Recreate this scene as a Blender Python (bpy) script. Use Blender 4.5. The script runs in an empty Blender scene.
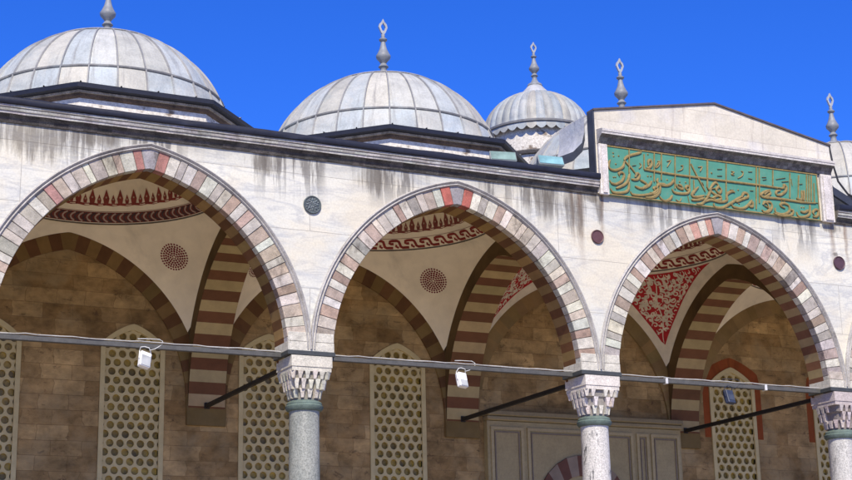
import bpy, bmesh, math, random
import numpy as np
from mathutils import Vector, Matrix
random.seed(7)
R_ = math.radians
scene = bpy.context.scene
COL = scene.collection

# ------------------------------------------------------------------ helpers
class MB:
    """collects faces of one mesh"""
    def __init__(s): s.v = []; s.f = []; s.t = []; s.m = []
    def face(s, pts, tint=(1, 1, 1), mi=0):
        b = len(s.v); s.v.extend([tuple(p) for p in pts]); s.f.append(tuple(range(b, b + len(pts)))); s.t.append(tint); s.m.append(mi)
    def hexa(s, p, tint=(1, 1, 1), mi=0):
        b = len(s.v); s.v.extend([tuple(q) for q in p])
        for f in ((0, 3, 2, 1), (4, 5, 6, 7), (0, 1, 5, 4), (1, 2, 6, 5), (2, 3, 7, 6), (3, 0, 4, 7)):
            s.f.append(tuple(b + i for i in f)); s.t.append(tint); s.m.append(mi)
    def box(s, x0, x1, y0, y1, z0, z1, tint=(1, 1, 1), mi=0):
        s.hexa([(x0, y0, z0), (x1, y0, z0), (x1, y1, z0), (x0, y1, z0), (x0, y0, z1), (x1, y0, z1), (x1, y1, z1), (x0, y1, z1)], tint, mi)
    def grid(s, P, closed_u=False, closed_v=False, tint=(1, 1, 1), mi=0):
        """P[i][j] points"""
        nu, nv = len(P), len(P[0]); b = len(s.v)
        for r in P: s.v.extend([tuple(p) for p in r])
        for i in range(nu if closed_u else nu - 1):
            for j in range(nv if closed_v else nv - 1):
                i2, j2 = (i + 1) % nu, (j + 1) % nv
                s.f.append((b + i * nv + j, b + i2 * nv + j, b + i2 * nv + j2, b + i * nv + j2)); s.t.append(tint); s.m.append(mi)
    def lathe(s, prof, c=(0, 0, 0), n=24, tint=(1, 1, 1), mi=0):
        s.grid([[(c[0] + r * math.cos(2 * math.pi * k / n), c[1] + r * math.sin(2 * math.pi * k / n), c[2] + z) for r, z in prof] for k in range(n)], closed_u=True, tint=tint, mi=mi)
    def tube(s, path, r, n=8, tint=(1, 1, 1), mi=0, cap=True):
        path = [Vector(p) for p in path]; rings = []
        up = Vector((0, 0, 1))
        for i, p in enumerate(path):
            d = (path[min(i + 1, len(path) - 1)] - path[max(i - 1, 0)]).normalized()
            a = d.cross(up)
            if a.length < 1e-3: a = d.cross(Vector((1, 0, 0)))
            a.normalize(); b = d.cross(a)
            rr = r[i] if isinstance(r, (list, tuple)) else r
            rings.append([p + a * rr * math.cos(2 * math.pi * k / n) + b * rr * math.sin(2 * math.pi * k / n) for k in range(n)])
        s.grid(rings, closed_v=True, tint=tint, mi=mi)
        if cap:
            s.face(rings[0], tint, mi); s.face(rings[-1][::-1], tint, mi)
    def build(s, name, mats, parent=None, smooth=None, fix=True, bevel=0):
        me = bpy.data.meshes.new(name); me.from_pydata(s.v, [], s.f)
        if not isinstance(mats, (list, tuple)): mats = [mats]
        for m in mats: me.materials.append(m)
        me.polygons.foreach_set('material_index', s.m)
        at = me.attributes.new('tint', 'FLOAT_COLOR', 'CORNER')
        lt = np.repeat(np.array([(t[0], t[1], t[2], 1.0) for t in s.t], dtype=np.float32), [len(f) for f in s.f], axis=0)
        at.data.foreach_set('color', lt.ravel())
        if fix:
            bm = bmesh.new(); bm.from_mesh(me); bmesh.ops.remove_doubles(bm, verts=bm.verts, dist=1e-5)
            bmesh.ops.recalc_face_normals(bm, faces=bm.faces); bm.to_mesh(me); bm.free()
        if smooth is not None:
            me.polygons.foreach_set('use_smooth', [True] * len(me.polygons)); me.set_sharp_from_angle(angle=R_(smooth))
        me.update()
        o = bpy.data.objects.new(name, me); COL.objects.link(o)
        if parent is not None: o.parent = parent
        if bevel:
            md = o.modifiers.new('edge', 'BEVEL'); md.width = bevel; md.segments = 1; md.limit_method = 'ANGLE'
        return o
def thing(name, label, cat, loc=(0, 0, 0), rz=0, group=None):
    o = bpy.data.objects.new(name, None); o.empty_display_size = .3; COL.objects.link(o); o.location = loc; o.rotation_euler = (0, 0, rz)
    return tag(o, label, cat, group)
def tag(o, label, cat, group=None):
    o['label'] = label; o['category'] = cat
    if group: o['group'] = group
    return o
def copy_tree(o, loc=None, label=None, parent=None):
    c = o.copy(); COL.objects.link(c)
    if parent is not None: c.parent = parent
    if loc is not None: c.location = loc
    if label: c['label'] = label
    for ch in list(o.children): copy_tree(ch, parent=c)
    return c

# ------------------------------------------------------------------ materials
class NT:
    def __init__(s, name):
        s.mat = bpy.data.materials.new(name); s.mat.use_nodes = True; s.nt = s.mat.node_tree; s.n = s.nt.nodes; s.l = s.nt.links
        s.b = s.n['Principled BSDF']; s.tc = s.n.new('ShaderNodeTexCoord')
    def _set(s, node, i, v):
        if v is None: return
        if hasattr(v, 'is_linked') or isinstance(v, bpy.types.NodeSocket): s.l.new(v, node.inputs[i])
        else:
            if isinstance(v, (tuple, list)) and len(v) == 3 and node.inputs[i].type == 'RGBA': v = (*v, 1)
            node.inputs[i].default_value = v
    def map(s, scale=(1, 1, 1), loc=(0, 0, 0), rot=(0, 0, 0), vec=None):
        m = s.n.new('ShaderNodeMapping'); s._set(m, 0, vec or s.tc.outputs['Object']); m.inputs[1].default_value = loc; m.inputs[2].default_value = rot; m.inputs[3].default_value = scale
        return m.outputs[0]
    def noise(s, scale, detail=4, rough=.6, dist=0, vec=None, out=0):
        m = s.n.new('ShaderNodeTexNoise'); s._set(m, 'Vector', vec or s.tc.outputs['Object']); m.inputs['Scale'].default_value = scale; m.inputs['Detail'].default_value = detail
        m.inputs['Roughness'].default_value = rough; m.inputs['Distortion'].default_value = dist; return m.outputs[out]
    def vor(s, scale, vec=None, feature='F1', out='Distance'):
        m = s.n.new('ShaderNodeTexVoronoi'); m.feature = feature; s._set(m, 'Vector', vec or s.tc.outputs['Object']); m.inputs['Scale'].default_value = scale; return m.outputs[out]
    def ramp(s, fac, stops):
        m = s.n.new('ShaderNodeValToRGB'); s._set(m, 0, fac); e = m.color_ramp.elements
        while len(e) < len(stops): e.new(.5)
        for el, (p, c) in zip(e, stops):
            el.position = p; el.color = (c, c, c, 1) if not isinstance(c, (tuple, list)) else (*c, 1)
        return m.outputs[0]
    def mix(s, fac, a, b, mode='MIX'):
        m = s.n.new('ShaderNodeMix'); m.data_type = 'RGBA'; m.blend_type = mode; m.clamp_factor = True
        s._set(m, 0, fac); s._set(m, 6, a); s._set(m, 7, b); return m.outputs[2]
    def math(s, op, a, b=0.0, c=None):
        m = s.n.new('ShaderNodeMath'); m.operation = op; s._set(m, 0, a); s._set(m, 1, b)
        if c is not None: s._set(m, 2, c)
        return m.outputs[0]
    def rng(s, v, a, b, c=0.0, d=1.0):
        m = s.n.new('ShaderNodeMapRange'); s._set(m, 0, v)
        for i, q in enumerate((a, b, c, d)): m.inputs[i + 1].default_value = q
        return m.outputs[0]
    def sep(s, vec=None):
        m = s.n.new('ShaderNodeSeparateXYZ'); s._set(m, 0, vec or s.tc.outputs['Object']); return m.outputs
    def comb(s, x, y, z=0.0):
        m = s.n.new('ShaderNodeCombineXYZ'); s._set(m, 0, x); s._set(m, 1, y); s._set(m, 2, z); return m.outputs[0]
    def tint(s):
        m = s.n.new('ShaderNodeAttribute'); m.attribute_name = 'tint'; return m.outputs['Color']
    def brick(s, vec, w, h, c1, c2, mortar, ms=.008, off=.5, smooth=.1, bias=0):
        m = s.n.new('ShaderNodeTexBrick'); s._set(m, 'Vector', vec); m.offset = off
        for k, v in (('Color1', c1), ('Color2', c2), ('Mortar', mortar)): s._set(m, k, v)
        for k, v in (('Scale', 1), ('Mortar Size', ms), ('Mortar Smooth', smooth), ('Bias', bias), ('Brick Width', w), ('Row Height', h)): m.inputs[k].default_value = v
        return m.outputs
    def bump(s, h, strength=.3, dist=.02):
        m = s.n.new('ShaderNodeBump'); s._set(m, 'Height', h); m.inputs['Strength'].default_value = strength; m.inputs['Distance'].default_value = dist
        s.l.new(m.outputs[0], s.b.inputs['Normal'])
    def done(s, col, rough=.8, metal=0, spec=.3):
        s._set(s.b, 'Base Color', col); s._set(s.b, 'Roughness', rough); s.b.inputs['Metallic'].default_value = metal
        s.b.inputs['Specular IOR Level'].default_value = spec; return s.mat

def mat_tinted(name, base=(1, 1, 1), var=.35, scale=4, rough=.8, bump=.3, spec=.3, speck=0, grime=0, metal=0):
    t = NT(name); n = t.noise(scale, 6, .65); c = t.mix(1, t.tint(), base, 'MULTIPLY')
    c = t.mix(1, c, t.ramp(n, [(.25, 1 - var), (.75, 1 + var * .6)]), 'MULTIPLY')
    if speck:
        v = t.noise(scale * 9, 3, .7); c = t.mix(1, c, t.ramp(v, [(.36, 1 - speck), (.6, 1 + speck * .35)]), 'MULTIPLY')
    if grime:
        g = t.noise(2.3, 7, .7, .6, vec=t.map((1, 1, .6))); c = t.mix(t.ramp(g, [(.55, 0), (.68, grime)]), c, (.07, .055, .045))
    t.bump(t.noise(scale * 6, 5, .7), bump, .01)
    return t.done(c, rough, metal, spec)

def mat_marble():
    t = NT('marble_slabs'); x, y, z = t.sep()
    wob = t.noise(.7, 2); vx = t.math('ADD', x, t.math('MULTIPLY', wob, .02))
    br = t.brick(t.comb(vx, t.math('ADD', z, .24)), 2.6, 1.06, (0, 0, 0), (1, 1, 1), (.5, .5, .5), .006, .37, .3)
    var = t.noise(.45, 3, .5); slab = t.mix(.5, br[0], t.ramp(var, [(.35, 0), (.65, 1)]))
    c = t.mix(slab, (.485, .485, .44), (.685, .662, .55))
    # veining, its direction and phase changing from slab to slab
    vv = t.comb(t.math('ADD', x, t.math('MULTIPLY', br[0], 3.0)), t.math('MULTIPLY', z, 1.0), t.math('MULTIPLY', br[0], 5.0))
    v1 = t.noise(1.0, 8, .62, 1.2, vec=t.map((.55, 2.3, 1), rot=(0, 0, R_(-32)), vec=vv))
    c = t.mix(t.ramp(v1, [(.45, 0), (.5, .5), (.55, 0)]), c, (.33, .34, .35))
    v2 = t.noise(2.4, 6, .6, .8, vec=t.map((.5, 2.6, 1), rot=(0, 0, R_(-30)), vec=vv))
    c = t.mix(t.ramp(v2, [(.52, 0), (.68, .3)]), c, (.40, .41, .415))
    warm = t.noise(.6, 5, .6, .4, vec=t.map((1, 1, 1.4), loc=(3, 0, 1))); c = t.mix(t.ramp(warm, [(.46, 0), (.62, .6)]), c, (.62, .55, .40))
    c = t.mix(t.math('MULTIPLY', br[1], .62), c, (.22, .20, .17))
    # rain streaks under the cornice
    st = t.noise(1, 6, .66, .3, vec=t.map((6.0, 1, .55))); st2 = t.noise(.85, 3, .6, vec=t.map((1, 1, .15), loc=(8.3, 0, 0)))
    top = t.rng(z, 9.75, 10.7); top = t.math('POWER', top, 1.1)
    k = t.math('MULTIPLY', t.ramp(st, [(.46, 0), (.53, 1)]), t.math('MULTIPLY', top, t.ramp(st2, [(.45, .0), (.56, 1.35)])))
    c = t.mix(t.math('MULTIPLY', k, .92), c, (.13, .12, .105))
    k2 = t.math('MULTIPLY', t.rng(z, 10.3, 10.68), t.ramp(st2, [(.3, .15), (.6, .55)])); c = t.mix(k2, c, (.25, .235, .2))
    # rusty brown runs below the ends of the raised gable
    for xc, w, z0 in ((5.72, .10, 9.0), (5.55, .06, 9.5), (6.22, .06, 9.4), (11.98, .09, 9.5), (12.35, .06, 9.6)):
        d = t.math('ABSOLUTE', t.math('SUBTRACT', t.math('ADD', x, t.math('MULTIPLY', t.noise(3, 3), .1)), xc + .05)); m = t.math('MULTIPLY', t.rng(d, w, w * .2), t.rng(z, z0, 10.5))
        c = t.mix(t.math('MULTIPLY', m, t.ramp(st, [(.3, .35), (.6, .95)])), c, (.17, .10, .055))
    # black damp patches at the foot of the gable and along a few cracks
    for xc, zc_, rx, rz in ((6.17, 10.42, .10, .42), (5.98, 10.58, .22, .10), (11.95, 10.55, .3, .10), (12.02, 9.98, .10, .05), (-5.0, 10.45, .75, .45), (-3.9, 10.6, .5, .2), (-.9, 10.5, .35, .25), (1.25, 10.45, .35, .35), (4.9, 10.4, .5, .4), (5.6, 10.3, .3, .6)):
        dx = t.math('DIVIDE', t.math('SUBTRACT', x, xc), rx); dz = t.math('DIVIDE', t.math('SUBTRACT', z, zc_), rz)
        d2 = t.math('ADD', t.math('ADD', t.math('MULTIPLY', dx, dx), t.math('MULTIPLY', dz, dz)), t.math('MULTIPLY', t.math('SUBTRACT', t.noise(1, 6, .7, .2, vec=t.map((9, 1, .7))), .5), 4.5))
        c = t.mix(t.rng(d2, 1.0, .1, 0, .7), c, (.105, .088, .065))
    sp = t.noise(26, 4, .7); c = t.mix(1, c, t.ramp(sp, [(.3, .86), (.6, 1.03)]), 'MULTIPLY')
    h = t.math('SUBTRACT', t.math('MULTIPLY', t.noise(14, 6, .7), .25), br[1]); t.bump(h, .35, .01)
    return t.done(c, t.rng(v1, .3, .7, .45, .7), 0, .35)

def mat_ashlar(name, c1, c2, mortar, w=.62, h=.31, rot=False):
    t = NT(name); x, y, z = t.sep(); ax = y if rot else x
    wz = t.math('ADD', z, t.math('MULTIPLY', t.noise(.5, 2), .05)); wx = t.math('ADD', ax, t.math('MULTIPLY', t.noise(.9, 2, vec=t.map((1, 1, 3))), .22))
    br = t.brick(t.comb(wx, wz), w, h, (0, 0, 0), (1, 1, 1), (.4, .4, .4), .006, .45, .3)
    c = t.mix(br[0], c1, c2)
    n = t.noise(2.6, 9, .68, .2, vec=t.map((1, 1, 1.5))); c = t.mix(1, c, t.ramp(n, [(.30, .55), (.70, 1.4)]), 'MULTIPLY')
    n2 = t.noise(.5, 4, .6, .4); c = t.mix(1, c, t.ramp(n2, [(.35, .75), (.65, 1.25)]), 'MULTIPLY')
    d = t.noise(3.2, 7, .75, .6, vec=t.map((1, 1, 1.7))); c = t.mix(t.ramp(d, [(.57, 0), (.66, .75)]), c, (.09, .05, .025))
    p = t.noise(.9, 4, .6, .3, vec=t.map(loc=(5, 2, 0))); c = t.mix(t.ramp(p, [(.5, 0), (.66, .45)]), c, (.40, .31, .16))
    c = t.mix(t.math('MULTIPLY', br[1], .4), c, mortar)
    t.bump(t.math('SUBTRACT', t.math('MULTIPLY', t.noise(9, 6, .7), .5), br[1]), .5, .015)
    return t.done(c, .85, 0, .2)

def mat_plaster(name, col, var=.12):
    t = NT(name); n = t.noise(1.3, 6, .6, .4); c = t.mix(1, col, t.ramp(n, [(.3, 1 - var), (.7, 1 + var)]), 'MULTIPLY')
    s_ = t.noise(.8, 5, .7, .5, vec=t.map(loc=(4, 1, 2))); c = t.mix(t.ramp(s_, [(.56, 0), (.72, .35)]), c, tuple(q * .55 for q in col))
    t.bump(t.noise(20, 4, .6), .12, .006); return t.done(c, .85, 0, .2)

def mat_lead(name='lead_sheet', streak=1.0, base=(1, 1, 1)):
    t = NT(name); c = t.mix(1, t.tint(), base, 'MULTIPLY')
    g = t.tc.outputs['Object']
    n = t.noise(2.2, 6, .65, .6); c = t.mix(1, c, t.ramp(n, [(.3, .78), (.7, 1.16)]), 'MULTIPLY')
    b = t.noise(1.1, 4, .6, .6, vec=t.map(loc=(7, 0, 3))); c = t.mix(t.ramp(b, [(.54, 0), (.68, .3)]), c, (.34, .41, .43))
    w = t.noise(1.3, 4, .6, .4, vec=t.map(loc=(1, 9, 3))); c = t.mix(t.ramp(w, [(.52, 0), (.68, .35)]), c, (.52, .49, .42))
    x, y, z = t.sep(); ang = t.math('ARCTAN2', y, x)
    st = t.noise(1, 6, .7, .1, vec=t.comb(t.math('MULTIPLY', ang, 16.0), t.math('MULTIPLY', z, .7), 0.0))
    c = t.mix(t.ramp(st, [(.54, 0), (.72, .75 * streak)]), c, (.16, .155, .15))
    sp = t.noise(30, 3, .7); c = t.mix(1, c, t.ramp(sp, [(.3, .85), (.65, 1.06)]), 'MULTIPLY')
    t.bump(t.math('ADD', t.noise(5, 5, .6), t.math('MULTIPLY', t.noise(1.6, 2, .5), 2.5)), .5, .03)
    return t.done(c, t.rng(n, .3, .7, .5, .72), 0, .4)

M = {}
M['marble'] = mat_marble()
M['voussoir'] = mat_tinted('voussoir_stone', var=.42, scale=6, speck=.2, bump=1.0, grime=.7)
M['stone'] = mat_tinted('carved_stone', var=.3, scale=4, speck=.25, bump=.45, grime=.5)
M['crust'] = mat_tinted('blackened_stone', var=.65, scale=7, speck=.5, bump=.6)
M['paint'] = mat_tinted('painted_plaster', var=.22, scale=3, bump=.25, spec=.15)
M['orn'] = mat_tinted('painted_ornament', var=.35, scale=7, bump=.05, spec=.15)
M['ashlar'] = mat_ashlar('tan_ashlar', (.26, .157, .058), (.44, .295, .125), (.12, .07, .03))
M['cream'] = mat_plaster('cream_plaster', (.84, .75, .555))
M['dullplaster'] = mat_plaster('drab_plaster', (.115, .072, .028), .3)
M['lead'] = mat_lead()
M['leadold'] = mat_lead('old_ribbed_lead', 1.3)
M['leaddark'] = mat_tinted('dark_lead_edge', var=.4, scale=5, rough=.5, bump=.2)
M['iron'] = mat_tinted('painted_iron', var=.3, scale=9, rough=.55, bump=.15, speck=.2)
M['bronze'] = mat_tinted('green_bronze', var=.4, scale=8, rough=.6, bump=.3, speck=.3)
M['stucco'] = mat_tinted('ivory_stucco', var=.15, scale=4, bump=.2, spec=.15)
M['gold'] = mat_tinted('worn_gilding', var=.4, scale=12, rough=.55, speck=.35, bump=.2)
M['marble_plain'] = mat_tinted('plain_marble', var=.16, scale=2.2, rough=.55, bump=.15, speck=.1)
def mat_shaft(name, a, b, stain):
    t = NT(name); n = t.noise(2.2, 7, .65, .7, vec=t.map((1, 1, .45))); c = t.mix(t.ramp(n, [(.35, 0), (.65, 1)]), a, b)
    sp = t.noise(34, 3, .75); c = t.mix(1, c, t.ramp(sp, [(.34, .55), (.6, 1.12)]), 'MULTIPLY')
    s_ = t.noise(4.2, 6, .75, 1.2, vec=t.map((1, 1, .22), loc=(2.2, .6, .3))); c = t.mix(t.ramp(s_, [(.56, 0), (.62, stain)]), c, (.05, .05, .05))
    t.bump(sp, .2, .006); return t.done(c, .5, 0, .4)
M['shaft_grey'] = mat_shaft('grey_green_marble', (.20, .215, .185), (.33, .335, .285), .2)
M['shaft_white'] = mat_shaft('white_granite', (.50, .475, .42), (.62, .59, .53), .95)
M['shaft_pale'] = mat_shaft('pale_granite', (.42, .41, .38), (.55, .53, .47), .45)
def mat_glass(name, col, rough=.15):
    t = NT(name); n = t.noise(3, 3); return t.done(t.mix(1, col, t.ramp(n, [(.3, .6), (.7, 1.3)]), 'MULTIPLY'), rough, 0, .5)
def mat_amber():
    t = NT('amber_glass'); v = t.n.new('ShaderNodeTexVoronoi'); v.inputs['Scale'].default_value = 4.6; t.l.new(t.tc.outputs['Object'], v.inputs['Vector'])
    c = t.mix(1, (.33, .215, .022), t.ramp(t.noise(3.5, 4, .7), [(.3, .35), (.7, 1.5)]), 'MULTIPLY'); c = t.mix(1, c, t.ramp(t.sep(v.outputs['Color'])[0], [(.1, .6), (.9, 1.3)]), 'MULTIPLY'); return t.done(c, .45, 0, .5)
M['amber'] = mat_amber()
M['paleglass'] = mat_glass('pale_lamp_glass', (.20, .29, .25)); M['cyanglass'] = mat_glass('cyan_lamp_glass', (.20, .38, .40)); M['greyglass'] = mat_glass('grey_lamp_glass', (.38, .39, .37))
M['white'] = mat_tinted('white_enamel', (.75, .75, .72), var=.08, rough=.4, bump=.03)
def mat_panel():
    t = NT('green_enamel'); n = t.noise(3, 6, .65); c = t.mix(t.ramp(n, [(.3, 0), (.7, 1)]), (.05, .20, .14), (.085, .255, .185))
    s_ = t.noise(14, 5, .7, vec=t.map((1, 1, .5))); c = t.mix(t.ramp(s_, [(.56, 0), (.72, .5)]), c, (.15, .20, .11)); t.bump(s_, .25, .01); return t.done(c, .6, 0, .3)
M['panel'] = mat_panel()
def mat_paving():
    t = NT('marble_paving'); x, y, z = t.sep(); br = t.brick(t.comb(x, y), 1.3, .85, (.30, .25, .19), (.36, .31, .24), (.15, .13, .10), .012)
    n = t.noise(.5, 6, .65); c = t.mix(1, br[0], t.ramp(n, [(.3, .75), (.7, 1.15)]), 'MULTIPLY'); t.bump(t.noise(8, 5), .2, .01); return t.done(c, .6, 0, .35)
M['paving'] = mat_paving()
def mat_gable():
    t = NT('pediment_stone'); x, y, z = t.sep(); br = t.brick(t.comb(x, z), 2.1, .52, (.575, .53, .43), (.645, .60, .50), (.48, .435, .36), .006, .43)
    n = t.noise(1.2, 7, .65, .6); c = t.mix(1, br[0], t.ramp(n, [(.3, .80), (.7, 1.12)]), 'MULTIPLY')
    v = t.noise(1, 6, .6, .3, vec=t.map((7, 1, .6))); c = t.mix(t.ramp(v, [(.57, 0), (.72, .6)]), c, (.24, .19, .15))
    g = t.noise(.9, 5, .6, .5, vec=t.map(loc=(3, 0, 7))); c = t.mix(t.ramp(g, [(.5, 0), (.65, .45)]), c, (.50, .50, .53))
    sp = t.noise(24, 4, .7); c = t.mix(1, c, t.ramp(sp, [(.3, .85), (.65, 1.04)]), 'MULTIPLY')
    t.bump(t.math('SUBTRACT', t.math('MULTIPLY', t.noise(12, 6, .7), .3), br[1]), .35, .01); return t.done(c, .7, 0, .3)
M['gable'] = mat_gable()
def mat_drum():
    t = NT('weathered_drum_stone'); x, y, z = t.sep(); n = t.noise(1.6, 7, .7, .8, vec=t.map((1, 1, 1.6))); c = t.mix(t.ramp(n, [(.36, 0), (.46, 1)]), (.20, .15, .11), (.66, .62, .54))
    sp = t.noise(18, 5, .75); c = t.mix(1, c, t.ramp(sp, [(.35, .6), (.65, 1.1)]), 'MULTIPLY'); t.bump(sp, .4, .015); return t.done(c, .85, 0, .2)
M['drum'] = mat_drum()

# ------------------------------------------------------------------ the arch curve
AE, AR, ZS = .62, 3.19, 7.0            # two-centred pointed arch: centre offset, radius, springing height
B = 6.0; T = .62; YW = 5.95; YC = .31; YD = 3.255
def apex(o, e=AE): return ZS + math.sqrt((AR + o) ** 2 - e * e)
def arch(s, o, e=AE):
    if abs(s - .5) < 1e-9: return (0.0, apex(o, e))
    sg = -1 if s < .5 else 1
    q = (s if s < .5 else 1 - s) * 2
    ph = q * math.acos(e / AR)
    return (sg * -(e - (AR + o) * math.cos(ph)) if sg > 0 else (e - (AR + o) * math.cos(ph)), ZS + (AR + o) * math.sin(ph))
def arch_z(dx, o, e=AE):
    k = (AR + o) ** 2 - (abs(dx) + e) ** 2
    return ZS + math.sqrt(k) if k > 0 else ZS
def ring(mb, mp, N, y0, y1, o0, o1, tint, gap=.0, e=AE, jit=0, mi=0, smin=0.0, cuts=None):
    for k in range(N):
        s0, s1 = (cuts[k] if cuts else k / N) + gap, (cuts[k + 1] if cuts else (k + 1) / N) - gap
        if s1 < smin or s0 > 1 - smin: continue
        ss = [s0, s0 + (s1 - s0) / 2, s1]
        if s0 < .5 < s1: ss = [s0, .5, s1]
        j = random.uniform(-jit, jit) if jit else 0
        t = tint(k)
        for a, b in zip(ss[:-1], ss[1:]):
            pts = []
            for y in (y0 + j, y1):
                for s_, o in ((a, o0), (b, o0), (b, o1), (a, o1)):
                    x, z = arch(s_, o, e); pts.append(mp(x, y, z))
            mb.hexa(pts, t, mi)
def jitc(c, k=.12):
    f = 1 + random.uniform(-k, k); return tuple(max(0, q * f * (1 + random.uniform(-.04, .04))) for q in c)
WHITE_V = [(0.572, 0.546, 0.459), (0.528, 0.502, 0.430), (0.598, 0.568, 0.467), (0.502, 0.484, 0.426), (0.546, 0.493, 0.394), (0.484, 0.431, 0.369)]
PINK_V = [(.34, .25, .19), (.39, .285, .22), (.43, .37, .30), (0.376, 0.312, 0.255), (0.360, 0.320, 0.277), (0.392, 0.312, 0.244), (0.344, 0.316, 0.277), (0.424, 0.360, 0.285), (0.368, 0.288, 0.229), (0.400, 0.360, 0.303)]

# ------------------------------------------------------------------ setting
mb = MB(); mb.box(-400, 400, -400, 400, -1, 0)
o = mb.build('courtyard_paving', M['paving']); o['kind'] = 'structure'
mb = MB(); mb.box(-16, 20, -1.2, 6.6, .004, .45); mb.box(-16, 20, -1.6, -1.2, .004, .22)
o = mb.build('portico_floor', M['paving']); o['kind'] = 'structure'

# ------------------------------------------------------------------ front arcade wall
X0, X1, ZT = -12.0, 18.0, 10.68
fw = thing('arcade_wall', 'veined white marble wall pierced by a row of tall pointed arches', 'wall')
mb = MB()
bays = [-9, -3, 3, 9, 15]
def wall_strips(mb, y, o, flip=False):
    for c in bays:
        xs = sorted(set([-3.0, 3.0, 0.0] + [q / 10 for q in range(-29, 30)] + [-2.93, 2.93]))
        for a, b in zip(xs[:-1], xs[1:]):
            za, zb = arch_z(a, o), arch_z(b, o)
            if a <= -2.93 and b <= -2.93 or a >= 2.93: za = zb = 7.05
            mb.face([(c + a, y, za), (c + b, y, zb), (c + b, y, ZT), (c + a, y, ZT)])
wall_strips(mb, 0, .36); wall_strips(mb, T, .36)
mb.face([(X0, 0, ZT), (X1, 0, ZT), (X1, T, ZT), (X0, T, ZT)])
mb.face([(X0, 0, 7.05), (X0, T, 7.05), (X0, T, ZT), (X0, 0, ZT)]); mb.face([(X1, 0, 7.05), (X1, T, 7.05), (X1, T, ZT), (X1, 0, ZT)])
mb.build('wall_face', M['marble'], fw)
for bi, c in enumerate(bays):
    mp = lambda x, y, z, c=c: (c + x, y, z)
    mb = MB(); NV = 51
    cuts = [(k + (random.uniform(-.2, .2) if 0 < k < 51 and k not in (25, 26) else 0)) / 51 for k in range(52)]
    tl = []
    for k in range(NV):
        if k in (24, 26): tl.append((.40, .12, .09) if c == 3 else (.36, .17, .14) if c == -3 else PINK_V[0])
        elif k == 25: tl.append((.30, .28, .28))
        elif k % 2: tl.append(jitc(random.choice(WHITE_V)))
        else: tl.append(jitc(random.choice(PINK_V), .2))
    if c == -3: tl[15] = (.40, .22, .19)
    if c == 9: tl[24] = (.50, .27, .20); tl[22] = (.52, .30, .23); tl[26] = (.50, .33, .27)
    ring(mb, mp, NV, -.012, .17, .002, .358, lambda k: tl[k], .0006, jit=.009, smin=.02, cuts=cuts)
    ring(mb, mp, NV, .004, .16, .012, .35, lambda k: (.20, .17, .14), 0, smin=.02)
    mb.build('arch_ring', M['voussoir'], fw, bevel=.006)
    mb = MB()
    st = [(.27, .175, .066), (.14, .068, .03)]
    if c == 9: st = [(.33, .24, .115), (.18, .085, .045)]
    tl2 = [jitc(st[k % 2], .15) for k in range(NV)]
    ring(mb, mp, NV, .17, T, .0, .36, lambda k: tl2[k], .0, smin=.02)
    mb.build('arch_soffit', M['paint'], fw)
    # roll mouldings following the back of the voussoirs
    prof = [(.352, .0), (.356, -.035), (.372, -.052), (.388, -.035), (.40, -.022), (.412, -.05), (.43, -.066), (.448, -.05), (.456, .0)]
    rows = []
    ss = [.012 + .976 * i / 120 for i in range(121)]
    for s_ in ss:
        row = []
        for o_, y in prof:
            x, z = arch(s_, o_); row.append((c + max(-2.997, min(2.997, x)), y, z))
        rows.append(row)
    mb = MB(); mb.grid(rows, tint=(.42, .40, .37)); mb.build('arch_moulding', M['stone'], fw, smooth=40)
# cornice in two lengths, stopping at the raised gable
def cornice(xa, xb):
    mb = MB()
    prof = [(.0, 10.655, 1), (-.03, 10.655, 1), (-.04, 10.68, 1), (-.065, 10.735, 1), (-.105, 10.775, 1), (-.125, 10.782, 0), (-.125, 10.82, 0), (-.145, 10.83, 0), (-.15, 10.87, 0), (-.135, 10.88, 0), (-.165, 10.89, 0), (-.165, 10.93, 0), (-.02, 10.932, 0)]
    n = max(2, int((xb - xa) / .25)); xs = [xa + (xb - xa) * i / n for i in range(n + 1)]
    rnd = [[random.uniform(-.006, .006) for _ in prof] for _ in xs]
    for i in range(n):
        for j in range(len(prof) - 1):
            (y0, z0, m0), (y1, z1, m1) = prof[j], prof[j + 1]
            q = lambda a, b: (xs[i + a], prof[j + b][0], prof[j + b][1] + rnd[i + a][j + b] * .6)
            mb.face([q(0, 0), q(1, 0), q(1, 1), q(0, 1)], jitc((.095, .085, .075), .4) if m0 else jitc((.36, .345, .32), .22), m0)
    for x in (xa, xb): mb.face([(x, y, z) for y, z, _ in prof], (.2, .18, .15), 1)
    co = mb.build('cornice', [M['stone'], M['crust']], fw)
    mb = MB(); pr = [(-.02, 10.935), (-.19, 10.935), (-.205, 10.95), (-.21, 11.03), (-.19, 11.055), (-.02, 11.07)]
    mb.grid([[(x + random.uniform(-.01, .01) * (0 < i < n), y + random.uniform(-.004, .004), z + random.uniform(-.006, .006)) for y, z in pr] for i, x in enumerate(xs)], tint=(.016, .018, .03))
    for x in (xa, xb): mb.face([(x, y, z) for y, z in pr], (.035, .04, .055))
    mb.build('gutter_edge', M['leaddark'], co, smooth=50)
cornice(X0, 6.11); cornice(12.08, X1)

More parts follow.
